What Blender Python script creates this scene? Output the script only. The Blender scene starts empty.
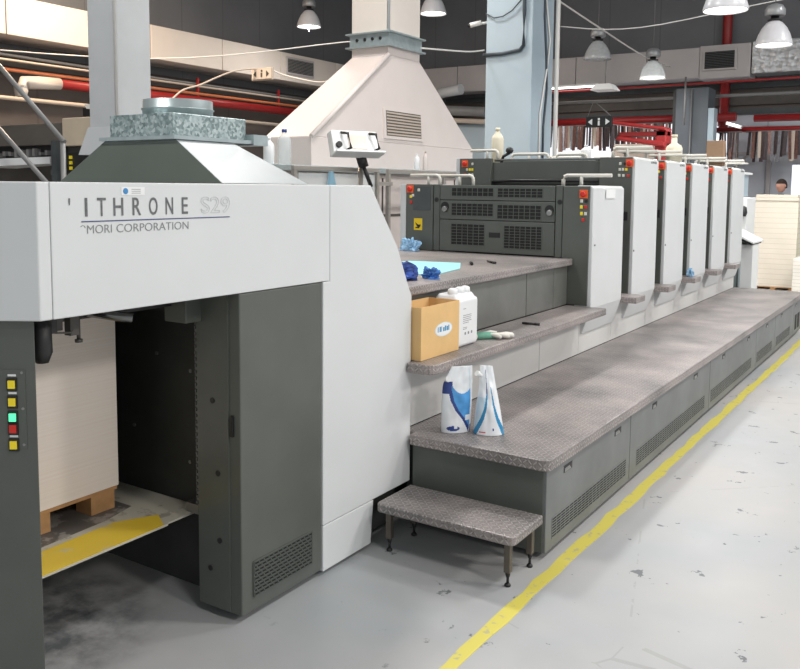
import bpy, bmesh, math, random
from mathutils import Vector, Matrix
random.seed(7)
SC = bpy.context.scene
COL = SC.collection
PI = math.pi

# ------------------------------------------------------------------ materials
def lin(c):
    out = []
    for v in c[:3]:
        v /= 255.0
        out.append(v/12.92 if v <= 0.04045 else ((v+0.055)/1.055)**2.4)
    return (out[0], out[1], out[2], 1.0)

class NT:
    """tiny helper around a material's node tree"""
    def __init__(s, m):
        s.m = m; s.t = m.node_tree; s.b = s.t.nodes['Principled BSDF']
    def n(s, kind, **kw):
        nd = s.t.nodes.new(kind)
        for k, v in kw.items():
            setattr(nd, k, v)
        return nd
    def l(s, a, b): s.t.links.new(a, b)
    def val(s, sock, v):
        if isinstance(v, bpy.types.NodeSocket): s.l(v, sock)
        else: sock.default_value = v
    def math(s, op, a, b=0.0, c=0.0):
        nd = s.n('ShaderNodeMath', operation=op)
        s.val(nd.inputs[0], a); s.val(nd.inputs[1], b); s.val(nd.inputs[2], c)
        return nd.outputs[0]
    def coord(s, scale=(1, 1, 1), rot=(0, 0, 0), loc=(0, 0, 0)):
        tc = s.n('ShaderNodeTexCoord'); mp = s.n('ShaderNodeMapping')
        s.l(tc.outputs['Object'], mp.inputs[0])
        mp.inputs['Scale'].default_value = scale
        mp.inputs['Rotation'].default_value = rot
        mp.inputs['Location'].default_value = loc
        return mp.outputs[0]
    def noise(s, vec, scale, detail=4, rough=.55):
        nd = s.n('ShaderNodeTexNoise'); s.l(vec, nd.inputs['Vector'])
        nd.inputs['Scale'].default_value = scale
        nd.inputs['Detail'].default_value = detail
        nd.inputs['Roughness'].default_value = rough
        return nd.outputs['Fac']
    def ramp(s, f, stops):
        nd = s.n('ShaderNodeValToRGB'); s.l(f, nd.inputs[0])
        el = nd.color_ramp.elements
        while len(el) < len(stops): el.new(.5)
        for e, (p, c) in zip(el, stops):
            e.position = p; e.color = c if len(c) == 4 else lin(c)
        return nd.outputs[0]
    def mix(s, f, a, b, kind='MIX'):
        nd = s.n('ShaderNodeMix', data_type='RGBA', blend_type=kind)
        s.val(nd.inputs[0], f); s.val(nd.inputs[6], a); s.val(nd.inputs[7], b)
        return nd.outputs[2]
    def bump(s, h, strength=.3, dist=.002):
        nd = s.n('ShaderNodeBump'); s.l(h, nd.inputs['Height'])
        nd.inputs['Strength'].default_value = strength
        nd.inputs['Distance'].default_value = dist
        s.l(nd.outputs[0], s.b.inputs['Normal'])

def mat(name, c, rough=.5, metal=0.0, var=.06, nscale=6, emit=0, bump=0, bscale=60, spec=.5, alpha=1, trans=0, coat=0, ecol=None, double=False):
    m = bpy.data.materials.new(name); m.use_nodes = True
    k = NT(m); b = k.b
    base = lin(c)
    b.inputs['Roughness'].default_value = rough
    b.inputs['Metallic'].default_value = metal
    b.inputs['Specular IOR Level'].default_value = spec
    b.inputs['Coat Weight'].default_value = coat
    b.inputs['Transmission Weight'].default_value = trans
    b.inputs['Alpha'].default_value = alpha
    if var > 0:
        v = k.coord()
        f = k.noise(v, nscale, 5)
        lo = tuple(x*(1-var) for x in base[:3])+(1,)
        hi = tuple(min(1, x*(1+var)) for x in base[:3])+(1,)
        k.l(k.ramp(f, [(.3, lo), (.7, hi)]), b.inputs['Base Color'])
        if bump:
            k.bump(k.noise(v, bscale, 3), bump, .001)
    else:
        b.inputs['Base Color'].default_value = base
    if emit:
        b.inputs['Emission Color'].default_value = lin(ecol or c)
        b.inputs['Emission Strength'].default_value = emit
    return m

M = {}
M['white'] = mat('machine_white_paint', (206, 209, 210), .38, var=.025, nscale=3, spec=.45)
M['white2'] = mat('machine_white_base', (206, 206, 204), .45, var=.04, nscale=3)
M['green'] = mat('machine_dark_green_paint', (86, 90, 85), .32, var=.08, nscale=5, spec=.5)
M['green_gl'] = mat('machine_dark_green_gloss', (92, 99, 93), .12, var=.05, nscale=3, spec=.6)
M['steelpanel'] = mat('footboard_grey_paint', (116, 119, 119), .46, var=.14, nscale=4, metal=.2)
M['riser'] = mat('riser_dark_steel', (112, 113, 109), .3, var=.14, nscale=5, metal=.25)
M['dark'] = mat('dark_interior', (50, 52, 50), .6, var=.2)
M['black'] = mat('black_plastic', (30, 30, 31), .5, var=.1)
M['vent'] = mat('vent_black', (20, 22, 21), .7, var=.1)
M['screw'] = mat('screw_steel', (150, 150, 148), .35, metal=.8, var=0)
M['chrome'] = mat('chrome', (110, 112, 112), .2, metal=.95, var=0)
M['red'] = mat('button_red', (196, 40, 30), .4, var=0, emit=.08)
M['estop'] = mat('stop_button_orange_red', (232, 104, 48), .35, var=0)
M['yellow'] = mat('button_yellow', (228, 205, 40), .4, var=0, emit=.15)
M['greenlit'] = mat('button_green_lit', (90, 235, 170), .4, var=0, emit=1.1)
M['wbtn'] = mat('button_white', (215, 215, 205), .4, var=0)
M['label_y'] = mat('warning_yellow', (232, 196, 30), .5, var=0)
M['sticker'] = mat('sticker_white', (226, 228, 228), .5, var=0)
M['ink'] = mat('letter_ink', (98, 100, 102), .5, var=.25, nscale=80)
M['ink_thin'] = mat('letter_ink_thin', (128, 130, 132), .5, var=.1, nscale=80)
M['ink_faint'] = mat('letter_ink_faint', (178, 182, 184), .5, var=.02, nscale=80)
M['ink_blue'] = mat('line_blue', (54, 62, 110), .5, var=.1)
M['galv2'] = mat('galvanised_plain', (176, 188, 190), .32, metal=.55, var=.12, nscale=14)
M['duct'] = mat('painted_duct', (190, 193, 195), .4, var=.05, nscale=4)
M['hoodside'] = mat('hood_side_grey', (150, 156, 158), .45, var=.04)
M['duct_cream'] = mat('cream_duct', (214, 206, 198), .5, var=.04, nscale=2)
M['duct_grey'] = mat('grey_duct', (176, 172, 172), .5, var=.05, nscale=2)
M['hoodwhite'] = mat('hood_white', (208, 198, 194), .5, var=.03, nscale=2)
M['column'] = mat('column_pale_blue', (164, 180, 190), .6, var=.04, nscale=2)
M['column_d'] = mat('column_dark_grey', (84, 90, 96), .6, var=.05, nscale=2)
M['redpipe'] = mat('red_pipe_paint', (150, 34, 34), .4, var=.08)
M['orangepipe'] = mat('orange_pipe_paint', (206, 120, 80), .4, var=.08)
M['palepipe'] = mat('pale_pipe', (186, 172, 158), .5, var=.05)
M['greypipe'] = mat('grey_pipe', (120, 120, 120), .45, var=.08)
M['legbrown'] = mat('leg_brown_steel', (92, 85, 78), .45, var=.15, metal=.3)
M['rail'] = mat('brushed_rail', (170, 166, 160), .35, metal=.5, var=.05)
M['handle'] = mat('handle_grey_white', (206, 204, 196), .4, var=.03)
M['ceil'] = mat('ceiling_grey', (150, 152, 155), .8, var=.05)
M['beam'] = mat('beam_dark', (72, 78, 80), .6, var=.12)
M['wood'] = mat('pallet_wood', (182, 138, 92), .7, var=.2, nscale=12)
M['card'] = mat('cardboard', (216, 178, 122), .75, var=.05, nscale=9)
M['card_d'] = mat('cardboard_brown', (150, 122, 98), .75, var=.05)
M['plastic'] = mat('translucent_plastic', (236, 238, 240), .35, var=.01, trans=.15)
M['bluerag'] = mat('blue_rag', (70, 120, 190), .85, var=.55, nscale=30)
M['darkrag'] = mat('navy_rag', (52, 78, 150), .8, var=.75, nscale=26)
M['ragwhite'] = mat('blue_white_rag', (150, 190, 225), .85, var=.4, nscale=34)
M['cyan'] = mat('cyan_sheet', (160, 224, 228), .5, var=.03)
M['glove_w'] = mat('glove_white', (206, 204, 196), .8, var=.1, nscale=30)
M['glove_g'] = mat('glove_green', (96, 150, 130), .7, var=.15, nscale=30)
M['lampcap'] = mat('lamp_cap_grey', (150, 152, 154), .4, metal=.4, var=.04)
M['lampdome'] = mat('lamp_dome', (200, 200, 204), .3, var=.03)
M['lampglow'] = mat('lamp_glow', (255, 252, 245), .4, var=0, emit=5)
M['windowglow'] = mat('daylight_window', (244, 248, 255), .4, var=0, emit=1.25)
M['glass'] = mat('clear_glass', (225, 235, 238), .08, var=0, alpha=.35, spec=.7)
M['lampglass'] = mat('lamp_glass', (190, 194, 196), .15, var=.1, nscale=20, alpha=.55, spec=.8)
M['cable_w'] = mat('cable_white', (214, 212, 208), .5, var=0)
M['cable_b'] = mat('cable_dark', (56, 66, 74), .5, var=0)
M['skin'] = mat('skin', (196, 148, 130), .5, var=.05)
M['hair'] = mat('hair', (50, 38, 34), .8, var=.2)
M['cloth'] = mat('dark_cloth', (60, 66, 84), .8, var=.1)
M['screen'] = mat('screen_pale', (212, 200, 188), .3, var=.05)
M['ivory'] = mat('ivory_bottle', (226, 218, 196), .5, var=.03)
M['pressdark'] = mat('dark_press', (72, 69, 65), .5, var=.12)
M['pressbeige'] = mat('beige_panel', (206, 190, 168), .5, var=.04)
M['bluecloth'] = mat('pale_blue_cloth', (130, 170, 190), .8, var=.15)
M['console'] = mat('console_grey', (138, 150, 152), .45, var=.05)
M['redmachine'] = mat('red_machine_paint', (176, 50, 50), .35, var=.06)
M['sage'] = mat('sage_wrap', (170, 176, 140), .7, var=.1)
M['pouchblue'] = mat('pouch_blue', (74, 146, 206), .3, var=.3, nscale=12)
M['pouchdark'] = mat('pouch_dark_blue', (44, 66, 132), .3, var=.15, nscale=12)
M['pouchteal'] = mat('pouch_teal', (34, 134, 182), .3, var=.1, nscale=12)
M['pouchwhite'] = mat('pouch_white', (226, 230, 234), .28, var=.05, nscale=14, bump=.4, bscale=25)
M['pouchpale'] = mat('pouch_pale_blue', (200, 218, 228), .28, var=.04, nscale=14)

def make_galv():
    m = bpy.data.materials.new('galvanised_spangle'); m.use_nodes = True; k = NT(m)
    v = k.coord()
    vo = k.n('ShaderNodeTexVoronoi'); k.l(v, vo.inputs['Vector']); vo.inputs['Scale'].default_value = 75
    sp = k.n('ShaderNodeSeparateColor'); k.l(vo.outputs['Color'], sp.inputs[0])
    n2 = k.noise(v, 40, 4)
    f = k.math('ADD', k.math('MULTIPLY', sp.outputs[0], .6), k.math('MULTIPLY', n2, .4))
    k.l(k.ramp(f, [(.15, (112, 128, 128)), (.5, (152, 168, 168)), (.8, (196, 208, 208))]), k.b.inputs['Base Color'])
    k.b.inputs['Metallic'].default_value = .5; k.b.inputs['Roughness'].default_value = .35
    return m
M['galv'] = make_galv()

def make_tread():
    m = bpy.data.materials.new('diamond_tread_plate'); m.use_nodes = True; k = NT(m)
    tc = k.n('ShaderNodeTexCoord')
    geo = k.n('ShaderNodeNewGeometry')
    # box-like mapping: top uses x,y ; front edge x,z ; side edge y,z
    sx = k.n('ShaderNodeSeparateXYZ'); k.l(tc.outputs['Object'], sx.inputs[0])
    sn = k.n('ShaderNodeSeparateXYZ'); k.l(geo.outputs['Normal'], sn.inputs[0])
    up = k.math('GREATER_THAN', k.math('ABSOLUTE', sn.outputs[2]), .6)
    sidex = k.math('GREATER_THAN', k.math('ABSOLUTE', sn.outputs[0]), .6)
    # u = up ? x : (sidex ? y : x) ; v = up ? y : z
    notup = k.math('SUBTRACT', 1.0, up)
    selx = k.math('SUBTRACT', 1.0, k.math('MULTIPLY', notup, sidex))
    u = k.math('ADD', k.math('MULTIPLY', selx, sx.outputs[0]), k.math('MULTIPLY', k.math('SUBTRACT', 1.0, selx), sx.outputs[1]))
    v = k.math('ADD', k.math('MULTIPLY', up, sx.outputs[1]), k.math('MULTIPLY', notup, sx.outputs[2]))
    S = 1/.024
    us = k.math('MULTIPLY', u, S); vs = k.math('MULTIPLY', v, S)
    fu = k.math('SUBTRACT', k.math('FRACT', us), .5); fv = k.math('SUBTRACT', k.math('FRACT', vs), .5)
    par = k.math('MODULO', k.math('ABSOLUTE', k.math('ADD', k.math('FLOOR', us), k.math('FLOOR', vs))), 2.0)
    sg = k.math('SUBTRACT', k.math('MULTIPLY', k.math('GREATER_THAN', par, .5), 2.0), 1.0)
    a = k.math('MULTIPLY', k.math('ADD', fu, k.math('MULTIPLY', fv, sg)), .7071)
    b = k.math('MULTIPLY', k.math('SUBTRACT', fu, k.math('MULTIPLY', fv, sg)), .7071)
    e = k.math('ADD', k.math('POWER', k.math('ABSOLUTE', k.math('DIVIDE', a, .56)), 2.0), k.math('POWER', k.math('ABSOLUTE', k.math('DIVIDE', b, .15)), 2.0))
    h = k.math('SUBTRACT', 1.0, e); h = k.math('MAXIMUM', h, 0.0); h = k.math('POWER', h, .5)
    co = k.coord()
    d1 = k.noise(co, 2.2, 5, .6); d2 = k.noise(co, 110, 3, .75)
    dirt = k.ramp(d1, [(.3, (112, 110, 109)), (.5, (148, 141, 139)), (.72, (176, 164, 161))])
    dirt = k.mix(k.math('MULTIPLY', k.math('GREATER_THAN', d2, .56), .5), dirt, lin((80, 77, 76)))
    col = k.mix(k.math('MULTIPLY', h, k.math('ADD', .05, k.math('MULTIPLY', d2, .75))), dirt, lin((210, 205, 203)))
    k.l(col, k.b.inputs['Base Color'])
    k.b.inputs['Metallic'].default_value = .35
    k.b.inputs['Roughness'].default_value = .42
    k.bump(h, .75, .0035)
    return m
M['tread'] = make_tread()

def make_floor():
    m = bpy.data.materials.new('painted_concrete_floor'); m.use_nodes = True; k = NT(m)
    v = k.coord()
    n1 = k.noise(v, .55, 5, .55); n2 = k.noise(v, 4, 6, .6); n3 = k.noise(v, 75, 2, .5)
    c = k.ramp(n1, [(.3, (156, 162, 166)), (.5, (170, 170, 170)), (.7, (180, 175, 171))])
    c = k.mix(k.math('MULTIPLY', k.math('SUBTRACT', n2, .4), .5), c, lin((192, 190, 188)))
    spots = k.math('MULTIPLY', k.math('GREATER_THAN', n3, .745), .18)
    c = k.mix(spots, c, lin((104, 102, 98)))
    # oil stains inside the delivery bay, fine cracks elsewhere
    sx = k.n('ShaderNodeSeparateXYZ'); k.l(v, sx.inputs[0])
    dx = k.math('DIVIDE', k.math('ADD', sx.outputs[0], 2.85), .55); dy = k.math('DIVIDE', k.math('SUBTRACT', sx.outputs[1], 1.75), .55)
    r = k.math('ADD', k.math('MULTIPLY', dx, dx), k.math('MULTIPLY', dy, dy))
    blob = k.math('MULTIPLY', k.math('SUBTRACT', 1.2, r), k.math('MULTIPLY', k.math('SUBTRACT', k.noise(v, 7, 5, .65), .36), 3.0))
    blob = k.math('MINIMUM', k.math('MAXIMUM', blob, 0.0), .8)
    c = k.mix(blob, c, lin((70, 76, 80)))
    vo = k.n('ShaderNodeTexVoronoi', feature='DISTANCE_TO_EDGE'); k.l(v, vo.inputs['Vector']); vo.inputs['Scale'].default_value = .55
    crack = k.math('MULTIPLY', k.math('LESS_THAN', vo.outputs['Distance'], .0018), k.math('MULTIPLY', k.math('GREATER_THAN', n2, .52), .3))
    c = k.mix(crack, c, lin((130, 128, 124)))
    k.l(c, k.b.inputs['Base Color'])
    k.l(k.ramp(n2, [(.3, (.32, .32, .32, 1)), (.7, (.5, .5, .5, 1))]), k.b.inputs['Roughness'])
    k.b.inputs['Specular IOR Level'].default_value = .45
    return m
M['floor'] = make_floor()

def make_worn(name, c, under, thr=.55, scale=24):
    m = bpy.data.materials.new(name); m.use_nodes = True; k = NT(m)
    v = k.coord(); f = k.noise(v, scale, 5, .65)
    k.l(k.ramp(f, [(thr-.02, c), (thr+.04, under)]), k.b.inputs['Base Color'])
    k.b.inputs['Roughness'].default_value = .5
    return m
M['tape'] = make_worn('floor_tape_yellow', (208, 196, 90), (178, 172, 132), .60, 18)
M['lift'] = make_worn('lift_plate_grey', (186, 182, 168), (150, 144, 134), .58, 9)
M['lift_yellow'] = make_worn('lift_plate_yellow', (224, 192, 60), (206, 190, 130), .60, 6)
M['lift_dark'] = make_worn('lift_plate_stained', (96, 92, 88), (146, 142, 136), .55, 9)

def make_panelwall(name, c, period, depth=.12):
    m = bpy.data.materials.new(name); m.use_nodes = True; k = NT(m)
    v = k.coord(); sx = k.n('ShaderNodeSeparateXYZ'); k.l(v, sx.inputs[0])
    s = k.math('ADD', sx.outputs[0], sx.outputs[1])
    fr = k.math('FRACT', k.math('DIVIDE', s, period))
    seam = k.math('LESS_THAN', fr, .02)
    f = k.noise(v, .8, 4)
    base = lin(c)
    col = k.ramp(f, [(.3, tuple(x*.9 for x in base[:3])+(1,)), (.7, tuple(x*1.08 for x in base[:3])+(1,))])
    col = k.mix(k.math('MULTIPLY', seam, .5), col, lin(tuple(x*.75 for x in c)))
    k.l(col, k.b.inputs['Base Color']); k.b.inputs['Roughness'].default_value = .65
    return m
M['wall_dark'] = make_panelwall('wall_dark_panels', (118, 120, 124), 1.2)
M['wall_low'] = make_panelwall('wall_dark_lower', (92, 84, 80), 2.4)
M['wall_light'] = make_panelwall('wall_pale_panels', (196, 200, 208), 2.0)

def make_pile():
    m = bpy.data.materials.new('paper_pile'); m.use_nodes = True; k = NT(m)
    v = k.coord(); sx = k.n('ShaderNodeSeparateXYZ'); k.l(v, sx.inputs[0])
    w = k.n('ShaderNodeTexNoise', noise_dimensions='1D'); k.l(sx.outputs[2], w.inputs['W']); w.inputs['Scale'].default_value = 120
    k.l(k.ramp(w.outputs['Fac'], [(.3, (238, 226, 216)), (.7, (242, 232, 223))]), k.b.inputs['Base Color'])
    k.b.inputs['Roughness'].default_value = .8
    return m
M['paper'] = make_pile()
def make_ream(name, a, b, period):
    m = bpy.data.materials.new(name); m.use_nodes = True; k = NT(m)
    v = k.coord(); sx = k.n('ShaderNodeSeparateXYZ'); k.l(v, sx.inputs[0])
    fr = k.math('FRACT', k.math('DIVIDE', sx.outputs[2], period))
    ln = k.math('LESS_THAN', fr, .12)
    f = k.noise(v, 3, 3)
    c = k.ramp(f, [(.3, a), (.7, tuple(min(255, x+8) for x in a))])
    k.l(k.mix(k.math('MULTIPLY', ln, .7), c, lin(b)), k.b.inputs['Base Color'])
    k.b.inputs['Roughness'].default_value = .7
    return m
M['ream'] = make_ream('cream_reams', (228, 220, 204), (212, 203, 184), .085)
M['ream2'] = make_ream('white_reams', (236, 232, 222), (196, 190, 176), .055)

def make_foil():
    m = bpy.data.materials.new('quilted_foil'); m.use_nodes = True; k = NT(m)
    v = k.coord(); vo = k.n('ShaderNodeTexVoronoi'); k.l(v, vo.inputs['Vector']); vo.inputs['Scale'].default_value = 9
    k.b.inputs['Base Color'].default_value = lin((190, 192, 194)); k.b.inputs['Metallic'].default_value = .6
    k.b.inputs['Roughness'].default_value = .35
    k.bump(vo.outputs['Distance'], .8, .03)
    return m
M['foil'] = make_foil()

# ------------------------------------------------------------------ mesh builder
ORG = {}
class MB:
    def __init__(s): s.bm = bmesh.new()
    def box(s, x0, x1, y0, y1, z0, z1, mi=0):
        vs = [s.bm.verts.new(p) for p in ((x0,y0,z0),(x1,y0,z0),(x1,y1,z0),(x0,y1,z0),(x0,y0,z1),(x1,y0,z1),(x1,y1,z1),(x0,y1,z1))]
        for f in ((0,3,2,1),(4,5,6,7),(0,1,5,4),(1,2,6,5),(2,3,7,6),(3,0,4,7)):
            s.bm.faces.new([vs[i] for i in f]).material_index = mi
        return s
    def hexa(s, pts, mi=0):
        """8 points: bottom ring 4, top ring 4"""
        vs = [s.bm.verts.new(p) for p in pts]
        for f in ((0,3,2,1),(4,5,6,7),(0,1,5,4),(1,2,6,5),(2,3,7,6),(3,0,4,7)):
            s.bm.faces.new([vs[i] for i in f]).material_index = mi
        return s
    def prism(s, poly, axis, a0, a1, mi=0):
        """poly in the two other axes (x: yz, y: xz, z: xy)"""
        def mk(p, a):
            return {'x': (a, p[0], p[1]), 'y': (p[0], a, p[1]), 'z': (p[0], p[1], a)}[axis]
        A = [s.bm.verts.new(mk(p, a0)) for p in poly]; B = [s.bm.verts.new(mk(p, a1)) for p in poly]
        n = len(poly)
        s.bm.faces.new(A[::-1]).material_index = mi; s.bm.faces.new(B).material_index = mi
        for i in range(n):
            s.bm.faces.new((A[i], A[(i+1) % n], B[(i+1) % n], B[i])).material_index = mi
        return s
    def tube(s, pts, r, seg=10, mi=0, closed=False):
        pts = [Vector(p) for p in pts]; rings = []
        n = len(pts)
        up = Vector((0, 0, 1))
        for i, p in enumerate(pts):
            if i == 0: d = pts[1]-p
            elif i == n-1: d = p-pts[i-1]
            else: d = (pts[i+1]-p).normalized()+(p-pts[i-1]).normalized()
            d.normalize()
            ref = up if abs(d.dot(up)) < .95 else Vector((1, 0, 0))
            a = d.cross(ref).normalized(); b = d.cross(a).normalized()
            rr = r[i] if isinstance(r, (list, tuple)) else r
            rings.append([s.bm.verts.new(p+(a*math.cos(t)+b*math.sin(t))*rr) for t in [2*PI*j/seg for j in range(seg)]])
        for i in range(n-1):
            for j in range(seg):
                f = s.bm.faces.new((rings[i][j], rings[i][(j+1) % seg], rings[i+1][(j+1) % seg], rings[i+1][j])); f.material_index = mi; f.smooth = True
        s.bm.faces.new(rings[0][::-1]).material_index = mi; s.bm.faces.new(rings[-1]).material_index = mi
        return s
    def lathe(s, prof, c, seg=24, mi=0, sx=1, sy=1, cap=True):
        rings = []
        for r, z in prof:
            rings.append([s.bm.verts.new((c[0]+r*sx*math.cos(2*PI*j/seg), c[1]+r*sy*math.sin(2*PI*j/seg), c[2]+z)) for j in range(seg)])
        for i in range(len(prof)-1):
            for j in range(seg):
                f = s.bm.faces.new((rings[i][j], rings[i][(j+1) % seg], rings[i+1][(j+1) % seg], rings[i+1][j])); f.material_index = mi; f.smooth = True
        if cap:
            s.bm.faces.new(rings[0][::-1]).material_index = mi; s.bm.faces.new(rings[-1]).material_index = mi
        return s
    def disc(s, c, n, r, th, seg=20, mi=0):
        c = Vector(c); n = Vector(n).normalized()
        return s.tube([c, c+n*th], r, seg, mi)
    def build(s, name, m, parent=None, bevel=0, seg=2, smooth=False):
        bmesh.ops.recalc_face_normals(s.bm, faces=s.bm.faces)
        o0 = ORG[parent.name] if parent else Vector((0, 0, 0))
        if parent: bmesh.ops.translate(s.bm, verts=s.bm.verts, vec=-o0)
        else:
            xs = [v.co for v in s.bm.verts]
            lo = Vector([min(v[i] for v in xs) for i in range(3)]); hi = Vector([max(v[i] for v in xs) for i in range(3)])
            o0 = Vector(((lo.x+hi.x)/2, (lo.y+hi.y)/2, lo.z))
            bmesh.ops.translate(s.bm, verts=s.bm.verts, vec=-o0)
        me = bpy.data.meshes.new(name); s.bm.to_mesh(me); s.bm.free()
        ms = m if isinstance(m, (list, tuple)) else [m]
        for x in ms: me.materials.append(M[x] if isinstance(x, str) else x)
        if smooth:
            for p in me.polygons: p.use_smooth = True
        o = bpy.data.objects.new(name, me); COL.objects.link(o)
        if parent: o.parent = parent
        else: o.location = o0
        ORG[o.name] = o0.copy()
        if bevel:
            b = o.modifiers.new('bevel', 'BEVEL'); b.width = bevel; b.segments = seg; b.limit_method = 'ANGLE'; b.angle_limit = R(40)
        return o
def R(d): return d*PI/180
def tag(o, label=None, cat=None, group=None, kind=None):
    if label: o['label'] = label
    if cat: o['category'] = cat
    if group: o['group'] = group
    if kind: o['kind'] = kind
    return o
def empty(name, loc, label, cat, group=None):
    o = bpy.data.objects.new(name, None); COL.objects.link(o); o.location = loc; o.empty_display_size = .1
    ORG[o.name] = Vector(loc)
    return tag(o, label, cat, group)
def copy_tree(o, parent=None):
    c = o.copy(); COL.objects.link(c)
    if parent: c.parent = parent
    for ch in list(o.children): copy_tree(ch, c)
    return c
def bx(name, m, parent, x0, x1, y0, y1, z0, z1, bevel=0, seg=2):
    return MB().box(x0, x1, y0, y1, z0, z1).build(name, m, parent, bevel, seg)

def text_mesh(name, body, size, m, parent, origin, xdir, ydir, width=None, height=None, depth=.0012, outline=0, thin=0):
    """lettering as a thin mesh; origin = lower left corner, xdir/ydir = reading and up directions"""
    cu = bpy.data.curves.new('lettering', 'FONT'); cu.body = body; cu.size = size; cu.extrude = depth/2; cu.offset = thin*size
    if outline: cu.fill_mode = 'NONE'; cu.bevel_depth = outline; cu.extrude = 0
    tmp = bpy.data.objects.new('tmp', cu); COL.objects.link(tmp)
    dg = bpy.context.evaluated_depsgraph_get(); dg.update()
    me = bpy.data.meshes.new_from_object(tmp.evaluated_get(dg))
    bpy.data.objects.remove(tmp); bpy.data.curves.remove(cu)
    xs = [v.co.x for v in me.vertices]; ys = [v.co.y for v in me.vertices]
    sx = width/(max(xs)-min(xs)) if width else 1; sy = height/(max(ys)-min(ys)) if height else 1
    xd = Vector(xdir).normalized(); yd = Vector(ydir).normalized(); nd = xd.cross(yd)
    x0, y0 = min(xs), min(ys); og = Vector(origin)-ORG[parent.name]
    for v in me.vertices:
        c = v.co.copy()
        v.co = og+xd*((c.x-x0)*sx)+yd*((c.y-y0)*sy)+nd*(c.z+.0008)
    me.materials.clear(); me.materials.append(M[m])
    o = bpy.data.objects.new(name, me); COL.objects.link(o); o.parent = parent
    ORG[o.name] = ORG[parent.name].copy()
    return o

def rounded(poly, corners, r, seg=5):
    """round the listed corner indices of a polygon"""
    out = []; n = len(poly)
    for i, p in enumerate(poly):
        if i not in corners: out.append(p); continue
        p = Vector(p); a = (Vector(poly[i-1])-p).normalized(); b = (Vector(poly[(i+1) % n])-p).normalized()
        for k in range(seg+1):
            t = k/seg
            q0 = p+a*r; q1 = p+b*r
            q = (1-t)**2*q0+2*t*(1-t)*p+t*t*q1
            out.append((q.x, q.y))
    return out

# ------------------------------------------------------------------ setting
fl = MB().box(-14.3, 9, -6, 20.3, -.1, 0).build('floor', 'floor'); tag(fl, kind='structure')
fl.location = (0, 0, 0); fl.data.transform(Matrix.Translation((-2.65, 7.15, -.1)))
w = MB().box(-14.2, -13.9, -6, 20.2, 0, 3.9).build('wall_left', 'wall_low'); tag(w, kind='structure')
w = MB().box(-14.2, -13.88, -6, 19.9, 3.9, 7.8).build('wall_left_upper', 'wall_dark'); tag(w, kind='structure')
w = MB().box(-13.9, 9, 19.9, 20.2, 3.9, 7.8).build('wall_end_upper', 'wall_dark'); tag(w, kind='structure')
# end wall below, with window openings
we = MB()
we.box(-4.3, -2.96, 19.9, 20.2, 0, 3.3)
we.box(-2.96, -.9, 19.9, 20.2, 2.2, 3.3); we.box(-2.96, -.9, 19.9, 20.2, 0, 1.35)
we.box(-.9, 9, 19.9, 20.2, 0, 3.3)
tag(we.build('wall_end', 'wall_light'), kind='structure')
we = MB(); we.box(-13.9, -8.6, 19.9, 20.2, 0, 3.3); we.box(-8.6, -4.3, 19.9, 20.2, 0, 1.3); we.box(-13.9, 9, 19.9, 20.2, 3.3, 3.9)
tag(we.build('wall_end_dark', 'wall_low'), kind='structure')
tag(MB().box(-8.6, -4.3, 19.98, 20.02, 1.3, 3.3).build('window_1', 'windowglow'), kind='structure')
tag(MB().box(-2.96, -.9, 19.98, 20.02, 1.35, 2.2).build('window_2', 'windowglow'), kind='structure')
t = MB(); t.box(-3.45, -3.37, 19.8, 19.9, 0, 3.0)
tag(t.build('trim_1', 'duct_grey'), kind='structure')
t = MB(); t.box(-4.3, 9, 19.84, 19.9, 2.42, 2.48)
tag(t.build('trim_2', 'duct_grey'), kind='structure')
t = MB(); t.tube([(-4.25, 19.8, 2.0), (-3.4, 19.8, 2.85)], .035)
tag(t.build('trim_3', 'duct_grey'), kind='structure')

tag(MB().box(-14.2, 9, -6, 20.2, 7.65, 7.75).build('ceiling', 'ceil'), kind='structure')
# roof-edge beams beneath the end duct
for i, (z0, z1, y0, m_, lab) in enumerate([(3.86, 3.98, 19.3, 'beam', 'dark grey roof beam just below the far end duct'),
                                   (3.5, 3.78, 19.5, 'pressdark', 'broad dark beam across the far wall, middle of the three'),
                                   (3.3, 3.42, 19.35, 'beam', 'narrow dark green beam right above the far window')]):
    tag(MB().box(-11.5, 6, 19.835, 19.895, z0, z1).build('roof_beam', m_), lab, 'beam', 'roof beams on the far wall')

# fluorescent-like high hall columns
col = empty('hall_column', (-5.86, 12.4, 0), 'wide pale blue square column rising behind the dark press units', 'column')
MB().box(-6.25, -5.47, 12, 12.8, 0, 7.6).build('column_shaft', 'column', col, .012)
MB().tube([(-5.42, 12.84, 0), (-5.42, 12.84, 7.6)], .035).build('white_pipe', 'cable_w', col)
MB().tube([(-5.455, 12.45, 1.9), (-5.455, 12.45, 2.6), (-5.455, 12.55, 3.2), (-5.455, 12.5, 3.7), (-5.455, 12.4, 4.3), (-5.455, 12.42, 7.6)], .018).build('cable', 'cable_b', col)
MB().tube([(-5.45, 12.3, 1.9), (-5.45, 12.3, 2.8), (-5.45, 12.55, 3.6), (-5.45, 12.62, 3.95), (-5.45, 12.42, 4.6), (-5.45, 12.3, 7.6)], .014).build('cable', 'cable_w', col)
MB().tube([(-6.28, 11.97, 3.70), (-5.95, 11.97, 3.70), (-5.66, 11.97, 3.735), (-5.6, 11.97, 3.8), (-5.6, 11.97, 4.3), (-5.6, 11.97, 7.6)], .028).build('conduit', 'cable_b', col)
MB().tube([(-6.25, 11.97, 4.33), (-6.1, 11.96, 4.25), (-5.95, 11.96, 4.26), (-5.8, 11.96, 4.33), (-5.62, 11.96, 4.5)], .01).build('cable', 'cable_b', col)

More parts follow.
